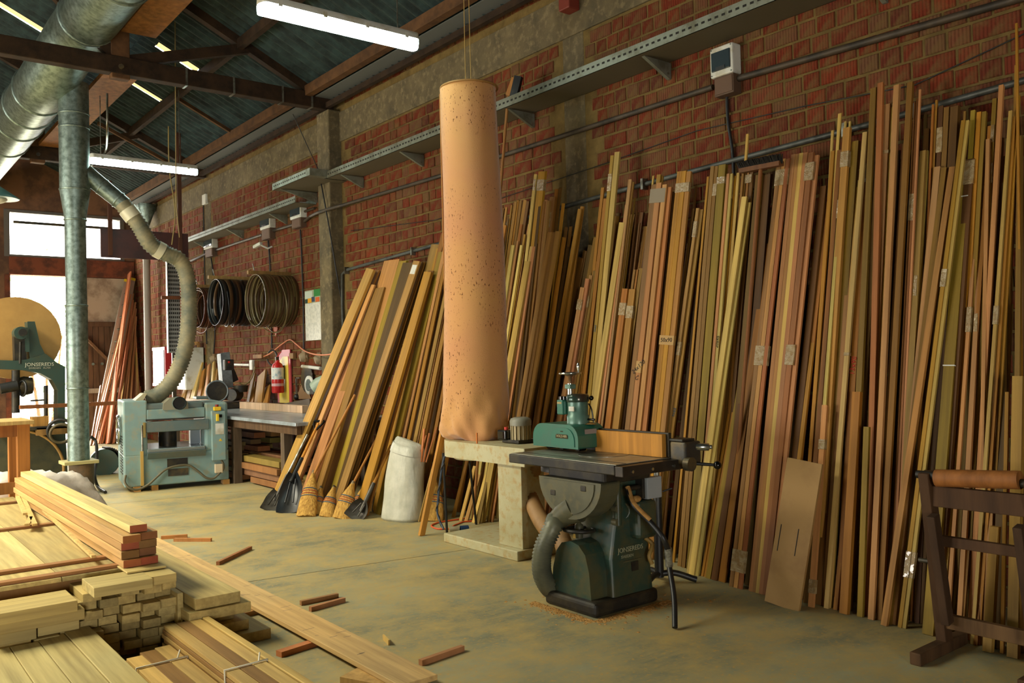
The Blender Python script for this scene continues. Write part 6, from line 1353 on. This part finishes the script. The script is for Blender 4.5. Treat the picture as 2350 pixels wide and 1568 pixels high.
# pale planks at bottom left
for i in range(5):
    x0 = .42+i*.122; ywood((x0,2.4,.178), (x0+.119,5.0+rf.uniform(-.03,.02) if i > 2 else 4.72,.2+(.004 if i == 4 else 0)), 'flat_plank', shade((202,186,126), .94, 1.05), 'pale flat plank at the bottom left corner, %s from left' % ORD[i], 'flat planks at bottom left')
for i, y in enumerate((3.0,4.3)): xwood((.4,y,0), (1.05,y+.1,.177), 'plank_bearer', lin(150,116,70), ('near','far')[i]+' bearer under the bottom-left planks', 'plank bearers', 'block')
# tied bundles of thin slats
def bundle(x0, ncol, nrow, w, h, z0, y0, lab, gp, ties):
    for r_ in range(nrow):
        for c_ in range(ncol):
            x = x0+c_*w+rf.uniform(-.003,.003); y1 = y0+rf.uniform(-.06,.06)
            o = ywood((x,2.5,z0+r_*h), (x+w-.004,y1,z0+r_*h+h-.003), 'bundled_slat', shade((204,172,104) if (c_+r_) % 2 else (178,136,76), .82, 1.12), 'slat in the %s, %s layer up, %s from left' % (lab, ORD[r_], ORD[c_]), gp, 'slat', .0015)
    for k, y in enumerate(ties):
        a, b, c, d = (x0-.004,y,z0-.004+.006), (x0-.006,y+.01,z0+nrow*h+.003), (x0+ncol*w+.004,y+.02,z0+nrow*h+.003), (x0+ncol*w+.004,y+.03,z0+.002)
        solo(MB().tube([a,b,c,d], .005, 6).tube([(x0+ncol*w*.8,y+.015,z0+nrow*h+.006),(x0+ncol*w*.9,y+.05,z0+nrow*h+.03)], .004, 5), 'string_tie', paint('white_string', lin(206,200,176), .7), 'white string tied round the %s%s' % (lab, '' if len(ties) == 1 else (', nearer tie','')[k]), 'string')
bundle(1.10,3,6,.075,.021,.0,4.42,'lower left slat bundle','slats in the lower left bundle',(4.2,))
bundle(1.335,3,8,.062,.0235,.0,4.62,'taller right slat bundle','slats in the taller right bundle',(3.72,))
ywood((1.525,2.6,.0), (1.56,4.9,.19), 'edge_board', lin(206,176,104), 'board on edge along the right side of the taller bundle', 'edge boards')
# long plank on the floor with sticks under it
ywood((1.99,3.38,.032), (2.19,7.7,.058), 'floor_plank', lin(206,174,118), 'very long plank lying across sticks on the floor', 'floor planks')
note_o = COL.objects.get('floor_plank')
mk = MB(); 
for i in range(40):
    y = rf.uniform(.4,4.1); x = rf.uniform(-.085,.085); a = rf.uniform(-.5,.5); Lm = rf.uniform(.02,.07)
    mk.add([(x,-.0136,y),(x+Lm*math.cos(a),-.0136,y+Lm*.3*math.sin(a)),(x+Lm*math.cos(a),-.0136,y+Lm*.3*math.sin(a)+.004),(x,-.0136,y+.004)], ((0,1,2,3),))
s = mk.build('pencil_marks', paint('pencil', lin(90,84,76), .8), note_o); s['kind'] = 'stuff'
st = [((690,1390),(775,1372),'red-brown stick beside the long plank, left one of a pair',(156,116,76)),((712,1404),(790,1382),'red-brown stick beside the long plank, right one of a pair',(172,122,84)),((965,1528),(1062,1494),'short red-brown stick at the near end of the long plank',(172,122,82)),
      ((500,1298),(575,1262),'dark red-brown stick lying alone right of the plank',(150,100,62)),((400,1243),(485,1243),'pale stick on the floor beyond the stacks, the longer one',(190,132,78)),((370,1238),(430,1234),'pale stick on the floor beyond the stacks, the shorter one',(190,128,70)),
      ((640,1508),(745,1474),'broad reddish stick under the long plank, nearest the slat bundles',(186,120,74)),((545,1420),(650,1392),'brown stick under the middle of the long plank',(160,120,70)),((880,1468),(893,1482),'tiny pale chip on the floor right of the plank',(200,170,100))]
for a, b, lab, c in st:
    w = .05 if 'broad' in lab or 'under' in lab else .028; P, Q = fl(*a), fl(*b); P.z = Q.z = .0145
    solo(MB().beam(P, Q, w if 'chip' not in lab else .008, .028 if 'chip' not in lab else .028), 'floor_stick', SAWN, lab, 'stick', 'loose sticks on the floor', 0, lin(*c))
P, Q = fl(805,1556), fl(960,1585); P.z = Q.z = .016
solo(MB().beam(P, Q, .16, .03), 'floor_board', WOOD, 'board end lying under the near end of the long plank', 'board', None, 0, lin(196,160,98))
P, Q = fl(300,1500), fl(380,1555); 
for i, (a, b) in enumerate((((290,1500),(345,1490)),((310,1520),(380,1560)),((300,1545),(360,1535)))):
    P, Q = fl(*a), fl(*b); P.z = Q.z = .012; solo(MB().beam(P, Q, .07, .02), 'scrap_piece', SAWN, ('upper','slanting','lower')[i]+' scrap piece on the floor between planks and slat bundles', 'scrap', 'scraps between the stacks', 0, lin(176,140,80))
